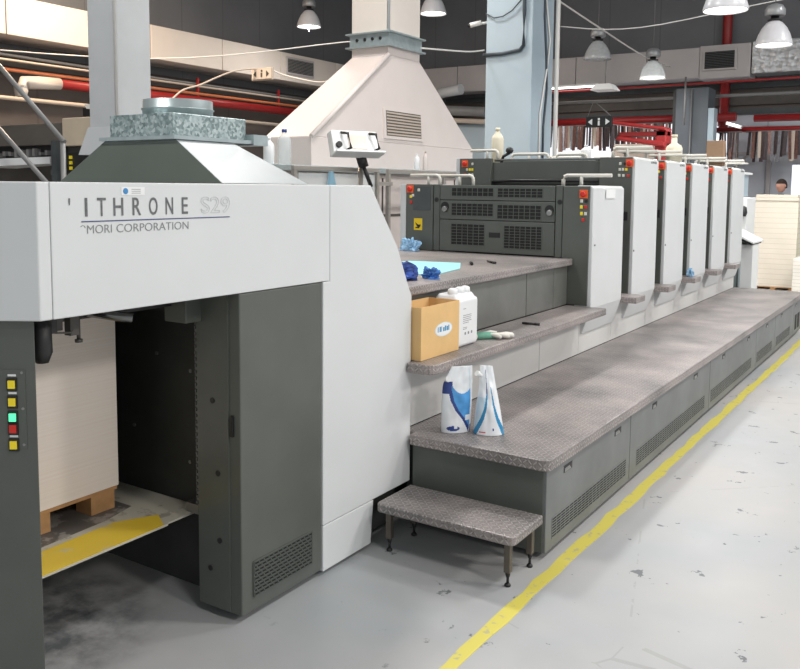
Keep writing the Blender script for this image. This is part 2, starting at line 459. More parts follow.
col = empty('hall_column', (-4.6, 18.3, 0), 'dark grey wide column in front of the far wall', 'column')
MB().box(-4.95, -4.3, 18, 18.6, 0, 3.72).build('column_shaft', 'column_d', col, .01)
MB().box(-4.3, -4.18, 18.02, 18.3, 0, 3.3).build('light_edge_strip', 'column', col)
MB().tube([(-4.62, 17.95, 0), (-4.62, 17.95, 3.7)], .015).build('conduit', 'greypipe', col)
MB().box(-5.02, -4.95, 18.05, 18.2, 2.0, 3.7).build('black_edge', 'black', col)

# cctv camera on the pale column
cam_ = empty('security_camera', (-6.28, 12.1, 4.2), 'small white security camera on the left side of the pale column', 'camera')
MB().tube([(-6.26, 12.1, 4.22), (-6.36, 12.02, 4.2)], .02).build('bracket', 'cable_w', cam_)
MB().tube([(-6.34, 12.0, 4.21), (-6.5, 11.93, 4.17)], [.035, .04]).build('camera_body', 'cable_w', cam_)
MB().tube([(-6.495, 11.93, 4.17), (-6.53, 11.915, 4.165)], .03).build('lens', 'black', cam_)

# ------------------------------------------------------------------ hall ducts
d = empty('air_duct', (-13.3, 8, 4.05), 'long cream air duct running along the left wall', 'duct')
for i, y in enumerate([-2, 1.5, 4.7, 8.25, 11.2, 13.1, 14.95, 17.0]):
    y1 = [1.5, 4.7, 8.25, 11.2, 13.1, 14.95, 17.0, 19.0][i]
    MB().box(-13.85, -13, y+.01, y1-.01, 4.05, 4.68).build('duct_section', 'duct_cream', d, .01)
for (y0, y1, z0, z1, n) in [(10.0, 10.75, 4.2, 4.56, 9), (15.1, 16.1, 4.2, 4.6, 9)]:
    g = MB().box(-13.0, -12.97, y0, y1, z0, z1).build('vent_frame', 'duct_grey', d, .006)
    b = MB().box(-12.972, -12.962, y0+.05, y1-.05, z0+.05, z1-.05).build('vent_opening', 'vent', g)
    s = MB()
    for k in range(n):
        zz = z0+.07+(z1-z0-.14)*k/(n-1)
        s.box(-12.965, -12.945, y0+.05, y1-.05, zz-.008, zz+.008)
    s.build('louvre', 'greypipe', g)
d = empty('air_duct', (-5, 19.2, 4.05), 'grey air duct running across the far end wall', 'duct')
xs = [-13, -10.7, -8.9, -7.55, -5.9, -4.75]
for a, b in zip(xs[:-1], xs[1:]):
    MB().box(a+.008, b-.008, 19, 19.58, 4.04, 4.68).build('duct_section', 'duct_grey', d, .01)
MB().box(-4.75, -3.72, 18.97, 19.58, 4.0, 4.7).build('grille_section', 'duct_grey', d, .015)
g = MB().box(-4.68, -3.98, 18.93, 18.975, 4.17, 4.6).build('vent_frame', 'duct_grey', d, .008)
MB().box(-4.63, -4.03, 18.92, 18.935, 4.21, 4.56).build('vent_opening', 'vent', g)
s = MB()
for k in range(10): s.box(-4.63, -4.03, 18.905, 18.93, 4.23+.034*k, 4.238+.034*k)
s.build('louvre', 'beam', g)
MB().box(-3.7, 1.5, 18.98, 19.58, 4.06, 4.72).build('foil_wrap', 'foil', d, .02)

# ceiling-level second flex ducts behind the white hood
fx = MB(); fx.tube([(-11.9, 18.7, 3.45), (-10.9, 18.6, 4.0), (-10.3, 18.5, 4.05)], .13); fx_o = fx.build('flexible_duct', 'duct', None)
tag(fx_o, 'pale slanting duct piece just right of the white hood, below the grey duct', 'duct')
tag(MB().box(-11.7, -9.6, 18.55, 18.85, 0, 3.2).build('wall_cabinet', 'column', None, .02), 'pale blue cabinet seen between the white hood and pale column', 'cabinet')
tag(MB().tube([(-12.3, 18.4, 3.42), (-9.5, 18.35, 3.22)], .06).build('handrail', 'palepipe'), 'pinkish pale rail above the pale blue cabinet by the column', 'rail')
tag(MB().tube([(-11.8, 18.3, 3.62), (-9.5, 18.3, 3.45)], .12).build('flexible_duct', 'greypipe'), 'dark corrugated pipe behind the right edge of the white hood', 'duct')

# ------------------------------------------------------------------ pipes
def pipe(name, pts, r, m, label, cat='pipe', group=None, seg=10):
    return tag(MB().tube(pts, r, seg).build(name, m), label, cat, group)
pr_ = empty('sprinkler_pipe', (-13.2, 12, 3.36), 'thick red pipe along the left wall beneath the cream duct', 'pipe')
MB().tube([(-13.2, 9.35, 3.38), (-13.2, 18.6, 3.38)], .085, 14).build('pipe_run', 'redpipe', pr_)
for y in (10.2, 12.6, 15.1): MB().box(-13.24, -13.2, y-.02, y+.02, 3.38, 3.85).build('hanger', 'redpipe', pr_)
pipe('drain_pipe', [(-13.2, 9.34, 3.38), (-13.2, 8.95, 3.36), (-13.2, 8.68, 3.33), (-13.2, 8.6, 3.22), (-13.2, 8.6, 3.1)], [.1, .11, .12, .12, .09], 'duct_cream', 'fat cream elbow pipe at the left end of the red pipe', seg=14)
pipe('thin_pipe', [(-12.95, -3, 3.46), (-12.95, 18.8, 3.5)], .03, 'orangepipe', 'thin orange pipe running just above the thick red pipe')
pipe('thin_pipe', [(-12.9, -3, 3.02), (-12.9, 18.8, 3.02)], .035, 'palepipe', 'pale beige pipe running below the red pipe on the left wall')
ct = empty('cable_tray', (-13.4, 10, 3.75), 'grey cable tray with cables tucked under the cream duct', 'cable tray')
MB().box(-13.8, -13.2, -3, 18.9, 3.66, 3.69).build('tray', 'greypipe', ct)
s = MB()
for k in range(5): s.tube([(-13.7+.1*k, -3, 3.73), (-13.68+.1*k, 6, 3.75+.01*k), (-13.7+.1*k, 12, 3.73), (-13.7+.1*k, 18.9, 3.74)], .028, 8)
s.build('cable_bundle', 'greypipe', ct)
pipe('conduit', [(-12.85, -3, 3.62), (-12.85, 18.8, 3.62)], .02, 'palepipe', 'very thin pale conduit under the cable tray', 'pipe')
# end wall pipes
pipe('sprinkler_pipe', [(-8.9, 19.2, 3.2), (-4.0, 19.2, 3.2)], .09, 'redpipe', 'dark red pipe above the bright far window, left of the dark column', seg=14)
rp = empty('sprinkler_pipe', (-4.37, 19.72, 2.95), 'thick vertical red pipe passing behind the far duct', 'pipe')
MB().tube([(-4.37, 19.72, 2.95), (-4.37, 19.72, 7.6)], .1, 14).build('pipe_run', 'redpipe', rp)
MB().tube([(-4.37, 19.72, 3.05), (-4.37, 19.72, 3.2)], .125, 14).build('coupling', 'redpipe', rp)
pipe('sprinkler_pipe', [(-4.3, 18.75, 2.9), (4, 18.75, 2.86)], .055, 'redpipe', 'lower horizontal red pipe above the hanging strips at right', seg=12)
pipe('sprinkler_pipe', [(-3.6, 19.0, 3.14), (4, 19.0, 3.12)], .075, 'redpipe', 'upper thicker horizontal red pipe right of the vertical pipe', seg=12)
pipe('thin_pipe', [(-8.9, 18.9, 3.9), (-6, 18.9, 3.9), (4, 18.9, 3.96)], .025, 'redpipe', 'thin red pipe directly under the far grey duct')
pipe('conduit', [(-8.9, 18.7, 3.62), (-3, 18.7, 3.6), (4, 18.7, 3.62)], .035, 'greypipe', 'grey conduit crossing in front of the dark column', 'pipe')
tag(MB().tube([(-4.66, 17.6, 2.95), (-4.66, 17.6, 3.9)], .02).build('drop_rod', 'greypipe'), 'short grey rod hanging before the dark column', 'rod')
fxl = empty('wall_light', (-3.7, 18.5, 3.05), 'bright small white bulkhead light beside the red pipe elbow', 'light')
MB().hexa([(-4.02, 18.3, 2.98), (-3.72, 18.3, 2.88), (-3.72, 18.4, 2.88), (-4.02, 18.4, 2.98), (-4.0, 18.3, 3.05), (-3.69, 18.3, 2.95), (-3.69, 18.4, 2.95), (-4.0, 18.4, 3.05)]).build('housing', 'sticker', fxl, .01)
MB().hexa([(-3.98, 18.285, 2.985), (-3.75, 18.285, 2.91), (-3.75, 18.3, 2.91), (-3.98, 18.3, 2.985), (-3.97, 18.285, 3.025), (-3.74, 18.285, 2.95), (-3.74, 18.3, 2.95), (-3.97, 18.3, 3.025)]).build('diffuser', 'lampglow', fxl)

# strip valances
def strips(x0, x1, y, zt, n, lab):
    e = empty('strip_curtain', ((x0+x1)/2, y, zt-.6), lab, 'curtain', 'hanging strips on the far wall')
    MB().tube([(x0-.05, y+.03, zt), (x1+.05, y+.03, zt)], .02).build('rod', 'greypipe', e)
    for k in range(n):
        x = x0+(x1-x0)*(k+.5)/n+random.uniform(-.01, .01)
        wd = (x1-x0)/n*random.uniform(.42, .66); ln = random.uniform(.46, .62)
        a = random.uniform(-.6, .6); dx = wd*math.cos(a); dy = wd*math.sin(a)
        th = .006; tl = random.uniform(-.03, .03)
        m_ = random.choice(['strip_dark', 'strip_brown', 'strip_brown', 'strip_dark', 'strip_grey', 'strip_dark', 'strip_brown', 'palepipe'])
        b = MB()
        b.hexa([(x-dx+tl, y-dy, zt-ln), (x+dx+tl, y+dy, zt-ln), (x+dx+tl-.004, y+dy+th, zt-ln), (x-dx+tl-.004, y-dy+th, zt-ln),
                (x-dx, y-dy, zt), (x+dx, y+dy, zt), (x+dx-.004, y+dy+th, zt), (x-dx-.004, y-dy+th, zt)])
        b.build('strip', m_, e)
M['strip_brown'] = mat('strip_brown', (120, 88, 80), .3, var=.35, nscale=20, metal=.4)
M['strip_grey'] = mat('strip_grey', (110, 108, 112), .25, var=.3, nscale=20, metal=.5)
M['strip_dark'] = mat('strip_dark', (62, 52, 54), .3, var=.3, nscale=20, metal=.4)
strips(-8.55, -5.3, 18.95, 3.1, 52, 'long curtain of hanging strips before the bright far window')
strips(-4.18, -3.8, 18.6, 2.84, 9, 'short bunch of dark strips beneath the red pipe elbow')
strips(-3.62, -1.0, 18.6, 2.84, 42, 'dark hanging strips at the far right of the end wall')

# ------------------------------------------------------------------ lamps
def lamp(loc, label, lit=True, dome='lampdome', topz=7.5, d=.5, rod=False):
    x, y, z = loc
    e = empty('high_bay_lamp', loc, label, 'lamp', 'high bay lamps hanging in the hall')
    r = d/2
    MB().lathe([(r, 0), (r*1.02, .02), (r*.97, .06), (r*.86, .15), (r*.68, .24), (r*.45, .31), (r*.25, .345), (r*.24, .345), (r*.43, .305), (r*.66, .235), (r*.84, .145), (r*.95, .055), (r*.98, .0)], loc, 32, cap=False).build('dome', dome, e)
    MB().lathe([(r*.93, .025), (r*.9, .035), (.01, .036)], loc, 32).build('diffuser', 'lampglow' if lit else 'lampglass', e)
    MB().lathe([(.06, .33), (.1, .35), (.1, .36), (.055, .37), (.055, .41)], loc, 20).build('collar', 'black', e)
    MB().lathe([(.13, .41), (.14, .43), (.14, .5), (.1, .56), (.04, .58)], loc, 24).build('ballast_cap', 'lampcap', e)
    MB().tube([(x, y, z+.57), (x, y, topz)], .006, 6).build('suspension_cable', 'greypipe', e)
    if rod: MB().tube([(x, y, z+.03), (x, y, z-.09)], .018, 8).build('lamp_stub', 'sticker', e)
    return e
LAMPS = [((-11.5, 14.1, 4.95), 'grey dome lamp with a stub hanging left of the white hood neck', True, 'lampdome', True),
         ((-8.6, 14.3, 4.96), 'dome lamp half cut by the top edge, right of the white hood neck', True, 'lampdome', False),
         ((-5.7, 15.4, 4.03), 'unlit clear glass dome lamp just right of the pale column', False, 'lampglass', False),
         ((-5.0, 16.5, 3.76), 'small lit dome lamp in front of the far grey duct', True, 'lampglass', False),
         ((-2.36, 10.5, 3.72), 'largest lit dome lamp, cut by the top edge of the photo', True, 'lampdome', False),
         ((-2.3, 13.26, 3.71), 'lit white dome lamp near the top right corner', True, 'lampdome', False)]
for loc, lab, lit, dm, rod in LAMPS: lamp(loc, lab, lit, dm, rod=rod)
# flat hanging light panel
e = empty('hanging_light', (-5.2, 14.4, 3.4), 'small flat white light panel hanging under the clear glass lamp', 'light')
MB().hexa([(-5.42, 14.3, 3.35), (-5.0, 14.3, 3.35), (-5.0, 14.7, 3.35), (-5.42, 14.7, 3.35), (-5.34, 14.36, 3.46), (-5.08, 14.36, 3.46), (-5.08, 14.64, 3.46), (-5.34, 14.64, 3.46)]).build('shade', 'sticker', e, .01)
MB().tube([(-5.21, 14.5, 3.45), (-5.21, 14.5, 3.9)], .012).build('rod', 'greypipe', e)

# strung cables
def cable(pts, r, m, label):
    # smooth it
    P_ = [Vector(p) for p in pts]; out = []
    n = len(P_)
    for i in range(n-1):
        p0 = P_[max(i-1, 0)]; p1 = P_[i]; p2 = P_[i+1]; p3 = P_[min(i+2, n-1)]
        for k in range(6):
            t = k/6
            out.append(.5*((2*p1)+(p2-p0)*t+(2*p0-5*p1+4*p2-p3)*t*t+(3*p1-p0-3*p2+p3)*t**3))
    out.append(P_[-1])
    return tag(MB().tube(out, r, 6).build('cable', m), label, 'cable')

fl_ = empty('strip_light', (-7.5, 18.85, 3.97), 'long lit strip light under the far grey duct, right of the pale column', 'light')
MB().box(-8.15, -6.95, 18.8, 18.95, 3.99, 4.035).build('housing', 'sticker', fl_, .006)
MB().box(-8.12, -6.98, 18.81, 18.94, 3.965, 3.99).build('diffuser', 'lampglow', fl_)
# exit signs
e = empty('exit_sign', (-9.7, 10.68, 3.42), 'small glass exit sign hanging before the cream duct at left', 'exit sign')
MB().box(-9.92, -9.46, 10.66, 10.7, 3.38, 3.58).build('sign_case', 'palepipe', e, .008)
MB().box(-9.9, -9.48, 10.645, 10.662, 3.4, 3.56).build('sign_face', 'screen', e)
for tri in ([(-9.86, 3.48), (-9.8, 3.53), (-9.8, 3.43)], [(-9.52, 3.48), (-9.58, 3.53), (-9.58, 3.43)]): MB().prism(tri, 'y', 10.638, 10.646).build('arrow', 'pressdark', e)
s = MB(); s.box(-9.7, -9.67, 10.638, 10.646, 3.43, 3.5); s.disc((-9.68, 10.646, 3.53), (0, -1, 0), .018, .008)
s.build('pictogram', 'pressdark', e)
e = empty('exit_sign', (-5.0, 13.67, 2.68), 'black exit sign with white running figure before the hanging strips', 'exit sign')
MB().box(-5.22, -4.77, 13.65, 13.69, 2.66, 2.84).build('sign_case', 'black', e, .008)
for tri in ([(-5.18, 2.75), (-5.11, 2.8), (-5.11, 2.7)], [(-4.81, 2.75), (-4.88, 2.8), (-4.88, 2.7)]): MB().prism(tri, 'y', 13.64, 13.652).build('arrow', 'sticker', e)
s = MB(); s.box(-5.01, -4.98, 13.64, 13.652, 2.69, 2.77); s.disc((-4.995, 13.652, 2.795), (0, -1, 0), .018, .01)
s.build('pictogram', 'sticker', e)
MB().tube([(-5.2, 13.67, 2.84), (-5.1, 13.67, 3.1), (-4.8, 13.67, 2.84)], .006, 6).build('suspension_wire', 'greypipe', e)

cable([(-6.03, 9.74, 3.48), (-6.2, 11.3, 3.66), (-6.27, 11.98, 3.78)], .012, 'cable_w', 'white cable strung from white hood neck to pale column')
cable([(-5.43, 12.9, 4.21), (-4.2, 13.2, 4.13), (-2.1, 14.5, 4.62), (2, 16, 5.2)], .009, 'cable_w', 'white cable strung right of the pale column, below the top lamps')
cable([(-5.43, 12.9, 4.6), (-5.45, 14.6, 4.5), (-5.4, 17.0, 4.32), (-5.35, 18.9, 4.3)], .014, 'cable_w', 'translucent slanting hose from pale column to far duct')
cable([(-9.6, 10.68, 3.58), (-9.3, 10.8, 3.45), (-8.6, 10.8, 3.3), (-8.0, 10.5, 3.3)], .012, 'cable_w', 'pale cable sagging right from the exit sign to the hood')
cable([(-9.8, 10.68, 3.58), (-10.0, 10.3, 3.5), (-9.9, 9.5, 3.2), (-9.7, 8.8, 2.95), (-9.65, 8.2, 2.2), (-9.6, 8.0, 0.02)], .014, 'palepipe', 'pale cable curving down left from the glass exit sign')
cable([(-12.6, 5.0, 3.55), (-10.8, 9.2, 3.62), (-8.8, 11.6, 4.05), (-8.2, 12.0, 4.15)], .01, 'cable_w', 'thin white wire across the cream duct')

# ------------------------------------------------------------------ big white extraction hood + press behind
h = empty('extraction_hood', (-6.35, 9.3, 1.86), 'large white pyramidal extraction hood with a square neck', 'extraction hood')
x0, x1, y0, y1 = -6.7, -6.0, 7.4, 11.16
nx0, nx1, ny0, ny1 = -6.63, -6.06, 9.0, 9.74
MB().box(x0, x1, y0, y1, 1.86, 2.2).build('skirt', 'hoodwhite', h, .008)
MB().hexa([(x0, y0, 2.2), (x1, y0, 2.2), (x1, y1, 2.2), (x0, y1, 2.2), (nx0, ny0, 3.3), (nx1, ny0, 3.3), (nx1, ny1, 3.3), (nx0, ny1, 3.3)]).build('canopy', 'hoodwhite', h, .006)
MB().box(nx0, nx1, ny0, ny1, 3.3, 3.42).build('lower_neck', 'hoodwhite', h, .004)
f = MB().box(nx0-.02, nx1+.02, ny0-.02, ny1+.02, 3.42, 3.58).build('flange_band', 'galv2', h)
s = MB(); s.box(nx0-.06, nx1+.06, ny0-.06, ny1+.06, 3.405, 3.425); s.box(nx0-.06, nx1+.06, ny0-.06, ny1+.06, 3.575, 3.595)
s.build('flange_lip', 'galv2', f)
s = MB()
for k in range(4): s.disc((nx0+.1+.12*k, ny0-.02, 3.51), (0, -1, 0), .02, .012)
s.build('bolt_hole', 'black', f)
MB().box(nx0, nx1, ny0, ny1, 3.58, 7.6).build('duct_neck', 'duct_cream', h, .004)
MB().tube([(nx1-.01, ny0+.01, 3.6), (nx1-.01, ny0+.01, 7.6)], .022, 8).build('sealant_seam', 'duct', h)
MB().tube([(x1-.0, y0+.0, 2.2), (nx1, ny0, 3.3)], .03, 8).build('sealant_seam', 'hoodwhite', h)
g = MB().hexa([(-6.008, 8.82, 2.25), (-5.985, 8.82, 2.25), (-5.985, 9.74, 2.25), (-6.008, 9.74, 2.25), (-6.03, 8.82, 2.63), (-6.005, 8.82, 2.63), (-6.005, 9.74, 2.63), (-6.03, 9.74, 2.63)]).build('vent_frame', 'hoodwhite', h)
s = MB()
for k in range(8):
    z = 2.3+.038*k; xx = -5.985-(z-2.25)*.055
    s.box(xx-.002, xx+.006, 8.88, 9.68, z, z+.02)
s.build('vent_slats', 'palepipe', g)
MB().hexa([(-5.989, 8.87, 2.29), (-5.984, 8.87, 2.29), (-5.984, 9.69, 2.29), (-5.989, 9.69, 2.29), (-6.008, 8.87, 2.6), (-6.002, 8.87, 2.6), (-6.002, 9.69, 2.6), (-6.008, 9.69, 2.6)]).build('vent_opening', 'pressdark', g)

p = empty('printing_press', (-6.3, 9, 0), 'long pale press body standing beneath the white extraction hood', 'printing press')
MB().box(-7.1, -5.6, 6.1, 11.7, 0, 1.80).build('body', 'hoodwhite', p, .01)
MB().box(-7.15, -5.5, 6.0, 11.8, 1.80, 1.86).build('top_ledge', 'galv2', p, .006)
s = MB()
for y in (8.2, 9.9): s.box(-5.6, -5.59, y, y+.02, .1, 1.75)
s.box(-5.6, -5.59, 6.1, 11.7, 1.3, 1.33)
s.build('panel_joints', 'pressdark', p)
# railing around it
r_ = empty('guard_rail', (-5.0, 7.5, 0), 'brushed metal guard rail in front of the pale press', 'railing')
for y0, y1 in ((5.9, 7.25), (7.42, 9.9)):
    s = MB(); s.box(-5.02, -4.98, y0, y1, 1.795, 1.835); s.build('top_rail', 'rail', r_, .004)
for y in (5.92, 7.23, 7.44, 8.6, 9.88): MB().box(-5.02, -4.98, y-.02, y+.02, 0, 1.795).build('post', 'rail', r_)
MB().box(-5.01, -4.99, 5.97, 7.18, .4, 1.77).build('clear_panel', 'glass', r_)
MB().box(-5.03, -4.97, 7.2, 7.48, 1.66, 1.7).build('bracket', 'rail', r_)
bc = MB(); bc.hexa([(-4.965, 6.33, 1.55), (-4.94, 6.33, 1.55), (-4.94, 6.5, 1.55), (-4.965, 6.5, 1.55), (-4.965, 6.38, 1.79), (-4.94, 6.38, 1.79), (-4.94, 6.42, 1.79), (-4.965, 6.42, 1.79)])
tag(bc.build('cleaning_cloth', 'bluecloth'), 'pale blue cloth hanging on the clear rail panel', 'cloth')

# control terminal on an arm
ct = empty('control_terminal', (-4.85, 6.75, 1.9), 'white control terminal with black handles on an arm above the guard rail', 'control panel')
# slanted wedge: screen faces camera / right
def rotbox(mb, c, ax, ay, az, hx, hy, hz, mi=0):
    c = Vector(c); pts = []
    for sz in (-1, 1):
        for sx, sy in ((-1, -1), (1, -1), (1, 1), (-1, 1)):
            pts.append(c+ax*sx*hx+ay*sy*hy+az*sz*hz)
    return mb.hexa(pts, mi)
tx = Vector((.42, .9, 0)).normalized(); tn = Vector((.88, -.41, .35)).normalized(); tz = tx.cross(tn)*-1; tz.normalize()
if tz.z < 0: tz = -tz
tc_ = Vector((-4.88, 6.70, 2.08))
b = MB(); A = []
for sx in (-1, 1):
    for q in ((-.10, .13), (.02, .13), (.0, -.13), (-.16, -.13)): pass
rotbox(b, tc_-tn*.06, tx, tn, tz, .25, .05, .12); o_case = b.build('case', 'sticker', ct, .01)
b = MB(); rotbox(b, tc_-tn*.0+tz*-.125, tx, tn, tz, .27, .08, .01); b.build('base_tray', 'sticker', ct, .004)
b = MB(); rotbox(b, tc_-tn*.005+tx*.02, tx, tn, tz, .10, .006, .07); b.build('screen', 'screen', ct)
for sx in (-.12, .19):
    c0 = tc_+tx*sx
    b = MB(); b.tube([c0-tz*.09, c0-tz*.085+tn*.06+tx*.02, c0+tz*.06+tn*.06+tx*.01, c0+tz*.09-tx*.03], .014, 8); b.build('handle', 'black', ct)
b = MB(); b.tube([tc_-tx*.2-tz*.04, tc_-tx*.2-tz*.04+tn*.03], .03, 12); b.build('knob', 'black', ct)
b = MB(); b.tube([(-4.9, 6.8, 1.95), (-4.88, 6.83, 1.84)], .05, 12); b.tube([(-4.88, 6.83, 1.84), (-4.86, 6.93, 1.65)], .02, 8); b.build('swivel_joint', 'black', ct)
b = MB(); b.tube([(-4.94, 6.86, 0), (-4.94, 6.86, 1.84)], .025, 10); b.build('stand_post', 'rail', ct)

def bottle(x, y, z, hgt, r, m, label, capm='cable_b', name='bottle', capname='cap', shoulder=.68, sx=1):
    e = empty(name, (x, y, z), label, 'bottle')
    MB().lathe([(r*.9, 0), (r, hgt*.03), (r, hgt*shoulder), (r*.85, hgt*(shoulder+.08)), (r*.35, hgt*(shoulder+.2)), (r*.32, hgt*.93)], (x, y, z), 20, sx=sx).build('bottle_body', m, e)
    MB().lathe([(r*.38, hgt*.91), (r*.38, hgt)], (x, y, z), 16).build(capname, capm, e)
    return e
bottle(-5.75, 6.42, 1.86, .27, .055, 'plastic', 'clear bottle without dark cap on the ledge, left of the blue-capped one', 'sticker')
bottle(-5.72, 6.62, 1.86, .36, .07, 'glass', 'clear water bottle with dark blue cap on the pale press ledge', 'pouchdark')
bottle(-5.62, 9.0, 1.86, .2, .035, 'plastic', 'small clear bottle on the pale press ledge, left of its pair', 'sticker')
bottle(-5.62, 9.2, 1.86, .24, .035, 'hoodwhite', 'small pale spray bottle on the pale press ledge, right of its pair', 'palepipe')

# ------------------------------------------------------------------ tall white duct behind the delivery
d = empty('tall_duct', (-5.16, 4.15, 0), 'tall square pale duct rising behind the delivery end of the press', 'duct')
MB().box(-5.31, -5.01, 4.0, 4.31, 2.05, 7.6).build('duct_shaft', 'duct', d, .004)
MB().hexa([(-5.37, 3.94, 1.86), (-4.95, 3.94, 1.86), (-4.95, 4.37, 1.86), (-5.37, 4.37, 1.86), (-5.32, 3.99, 2.06), (-5.0, 3.99, 2.06), (-5.0, 4.32, 2.06), (-5.32, 4.32, 2.06)]).build('flared_collar', 'duct', d)
MB().box(-5.25, -5.07, 4.08, 4.25, 0, 1.86).build('lower_shaft', 'duct', d)
MB().tube([(-5.01, 4.0, 2.06), (-5.01, 4.0, 7.6)], .012, 8).build('sealant_seam', 'cable_w', d)

# ------------------------------------------------------------------ press at far left
p = empty('printing_press', (-7.3, 5.6, 0), 'dark press with beige top panel at the far left background', 'printing press')
MB().box(-8.6, -7.05, 5.2, 5.95, 0, 1.88).build('lower_body', 'pressdark', p, .01)
MB().box(-7.05, -6.2, 5.0, 5.95, 2.0, 2.26).build('beige_top_panel', 'pressbeige', p, .01)
MB().box(-7.05, -6.2, 5.05, 5.95, 0, 2.0).build('side_body', 'pressdark', p, .01)
MB().hexa([(-8.6, 5.05, 2.02), (-7.06, 5.05, 2.02), (-7.06, 5.9, 2.02), (-8.6, 5.9, 2.02), (-8.6, 5.25, 2.25), (-7.06, 5.25, 2.25), (-7.06, 5.9, 2.25), (-8.6, 5.9, 2.25)]).build('sloping_cover', 'pressdark', p, .008)
MB().box(-8.55, -7.1, 5.12, 5.9, 1.88, 2.02).build('gripper_bay', 'black', p)
s = MB()
for k in range(14): s.box(-8.5+.1*k, -8.46+.1*k, 5.05, 5.12, 1.9+random.random()*.03, 1.95+random.random()*.05)
s.build('gripper_fingers', 'greypipe', p)
MB().box(-7.14, -7.06, 4.94, 5.05, 0, 2.05).build('corner_post', 'beam', p)
MB().box(-6.98, -6.72, 4.995, 5.05, 1.75, 1.94).build('control_box', 'black', p)
s = MB()
for k in range(3): s.box(-6.93, -6.9, 4.98, 4.996, 1.78+.05*k, 1.81+.05*k)
s.build('indicator_light', 'yellow', p)
s = MB(); s.disc((-7.45, 5.2, 1.76), (0, -1, 0), .04, .03); s.disc((-7.35, 5.2, 1.83), (0, -1, 0), .025, .03); s.build('hand_wheel', 'screw', p)
MB().hexa([(-8.1, 4.7, 1.80), (-7.25, 5.0, 1.84), (-7.25, 5.2, 1.84), (-8.1, 5.2, 1.80), (-8.1, 4.7, 1.875), (-7.25, 5.0, 1.905), (-7.25, 5.2, 1.905), (-8.1, 5.2, 1.885)]).build('sheet_tray', 'sticker', p)
bk = empty('small_bracket', (-6.95, 5.3, 2.27), 'small black clip standing on the beige press top', 'clip')
MB().box(-7.08, -6.9, 5.25, 5.4, 2.262, 2.38).build('clip_body', 'black', bk, .01)
MB().hexa([(-6.95, 5.2, 2.36), (-6.85, 5.2, 2.36), (-6.85, 5.25, 2.36), (-6.95, 5.25, 2.36), (-6.98, 5.2, 2.4), (-6.9, 5.2, 2.4), (-6.9, 5.25, 2.4), (-6.98, 5.25, 2.4)]).build('clip_tab', 'sticker', bk)
hr = empty('stair_handrail', (-6.9, 4.6, 0), 'two slanting grey stair rails at the far left', 'railing')
MB().tube([(-7.75, 4.5, 3.1), (-6.32, 4.5, 2.0)], .022).build('upper_rail', 'greypipe', hr)
MB().tube([(-7.75, 4.5, 2.49), (-6.36, 4.5, 1.5)], .022).build('lower_rail', 'greypipe', hr)
MB().tube([(-6.34, 4.5, 0), (-6.34, 4.5, 2.0)], .022).build('post', 'greypipe', hr)
MB().tube([(-7.75, 4.5, 0), (-7.75, 4.5, 3.1)], .022).build('post', 'greypipe', hr)

# ------------------------------------------------------------------ DELIVERY UNIT
D = empty('delivery_unit', (-2.95, 2.3, 0), 'white and dark green press delivery unit with brand lettering, front left', 'printing press section')
# perpendicular direction of the chamfered end cover
cdx, cdy = .838, .545
sx_ = -2.15
bot, top = 1.26, 1.655
# main cover: long side panel
MB().box(-3.75, sx_, 1.480, 2.770, bot, top).build('upper_cover', 'white', D, .003, 2)
# chamfered nose
L_ = .62
e0 = (sx_, 1.438); e1 = (sx_-cdx*L_, 1.438-cdy*L_); e2 = (-3.75+.2, e1[1]); e3 = (-3.75, e1[1]+.2); e4 = (-3.75, 1.478)
MB().prism([(sx_, 1.478), e0, e1, e2, e3, e4], 'z', bot, top).build('end_cover', 'white', D, .004, 2)
# side panel with slanted shoulder
MB().prism([(2.727, .222), (3.41, .222), (3.41, 1.13), (3.37, 1.2), (3.283, 1.372), (3.149, 1.544), (3.064, 1.655), (2.773, 1.655), (2.773, 1.258), (2.727, 1.258)], 'x', -3.75, sx_).build('side_housing', 'white', D, .004, 2)
MB().prism([(2.727, .02), (3.08, .02), (3.10, .2195), (2.727, .2195)], 'x', -3.7, sx_).build('kick_panel', 'white', D, .004, 2)
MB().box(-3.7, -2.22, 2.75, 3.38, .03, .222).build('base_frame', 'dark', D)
# dark cabinet
c = MB().box(-2.37, sx_-.004, 2.242, 2.72, .03, 1.258).build('cabinet', 'green', D, .005)
MB().box(-2.372, sx_-.06, 2.236, 2.243, .035, 1.255).build('side_plate', 'green', c)
MB().box(sx_-.05, sx_-.036, 2.234, 2.243, .72, .8).build('latch', 'black', c)
s = MB()
for (x, z) in ((-2.29, .845), (-2.265, .568), (-2.26, .306), (-2.31, .186)):
    s.disc((x, 2.236, z), (0, -1, 0), .011, .003)
s.build('knock_out_hole', 'black', c)
v = MB(); v.box(sx_-.004, sx_-.002, 2.305, 2.655, .085, .222, 0)
ny, nz = 13, 9
for i in range(ny+1):
    y = 2.305+.35*i/ny
    if i in (0, ny): v.box(sx_-.003, sx_+.001, y-.0035, y+.0035, .085, .222, 1)
for j in range(nz+1):
    z = .085+.137*j/nz
    v.box(sx_-.003, sx_+.001, 2.305, 2.655, z-.003, z+.003, 1)
    if j < nz:
        for i in range(ny):
            y = 2.305+.35*(i+(.5 if j % 2 else 0))/ny+.003
            v.box(sx_-.003, sx_+.001, y-.0028, y+.0028, z, z+.137/nz, 1)
v.build('vent_grille', ['vent', 'green'], c)
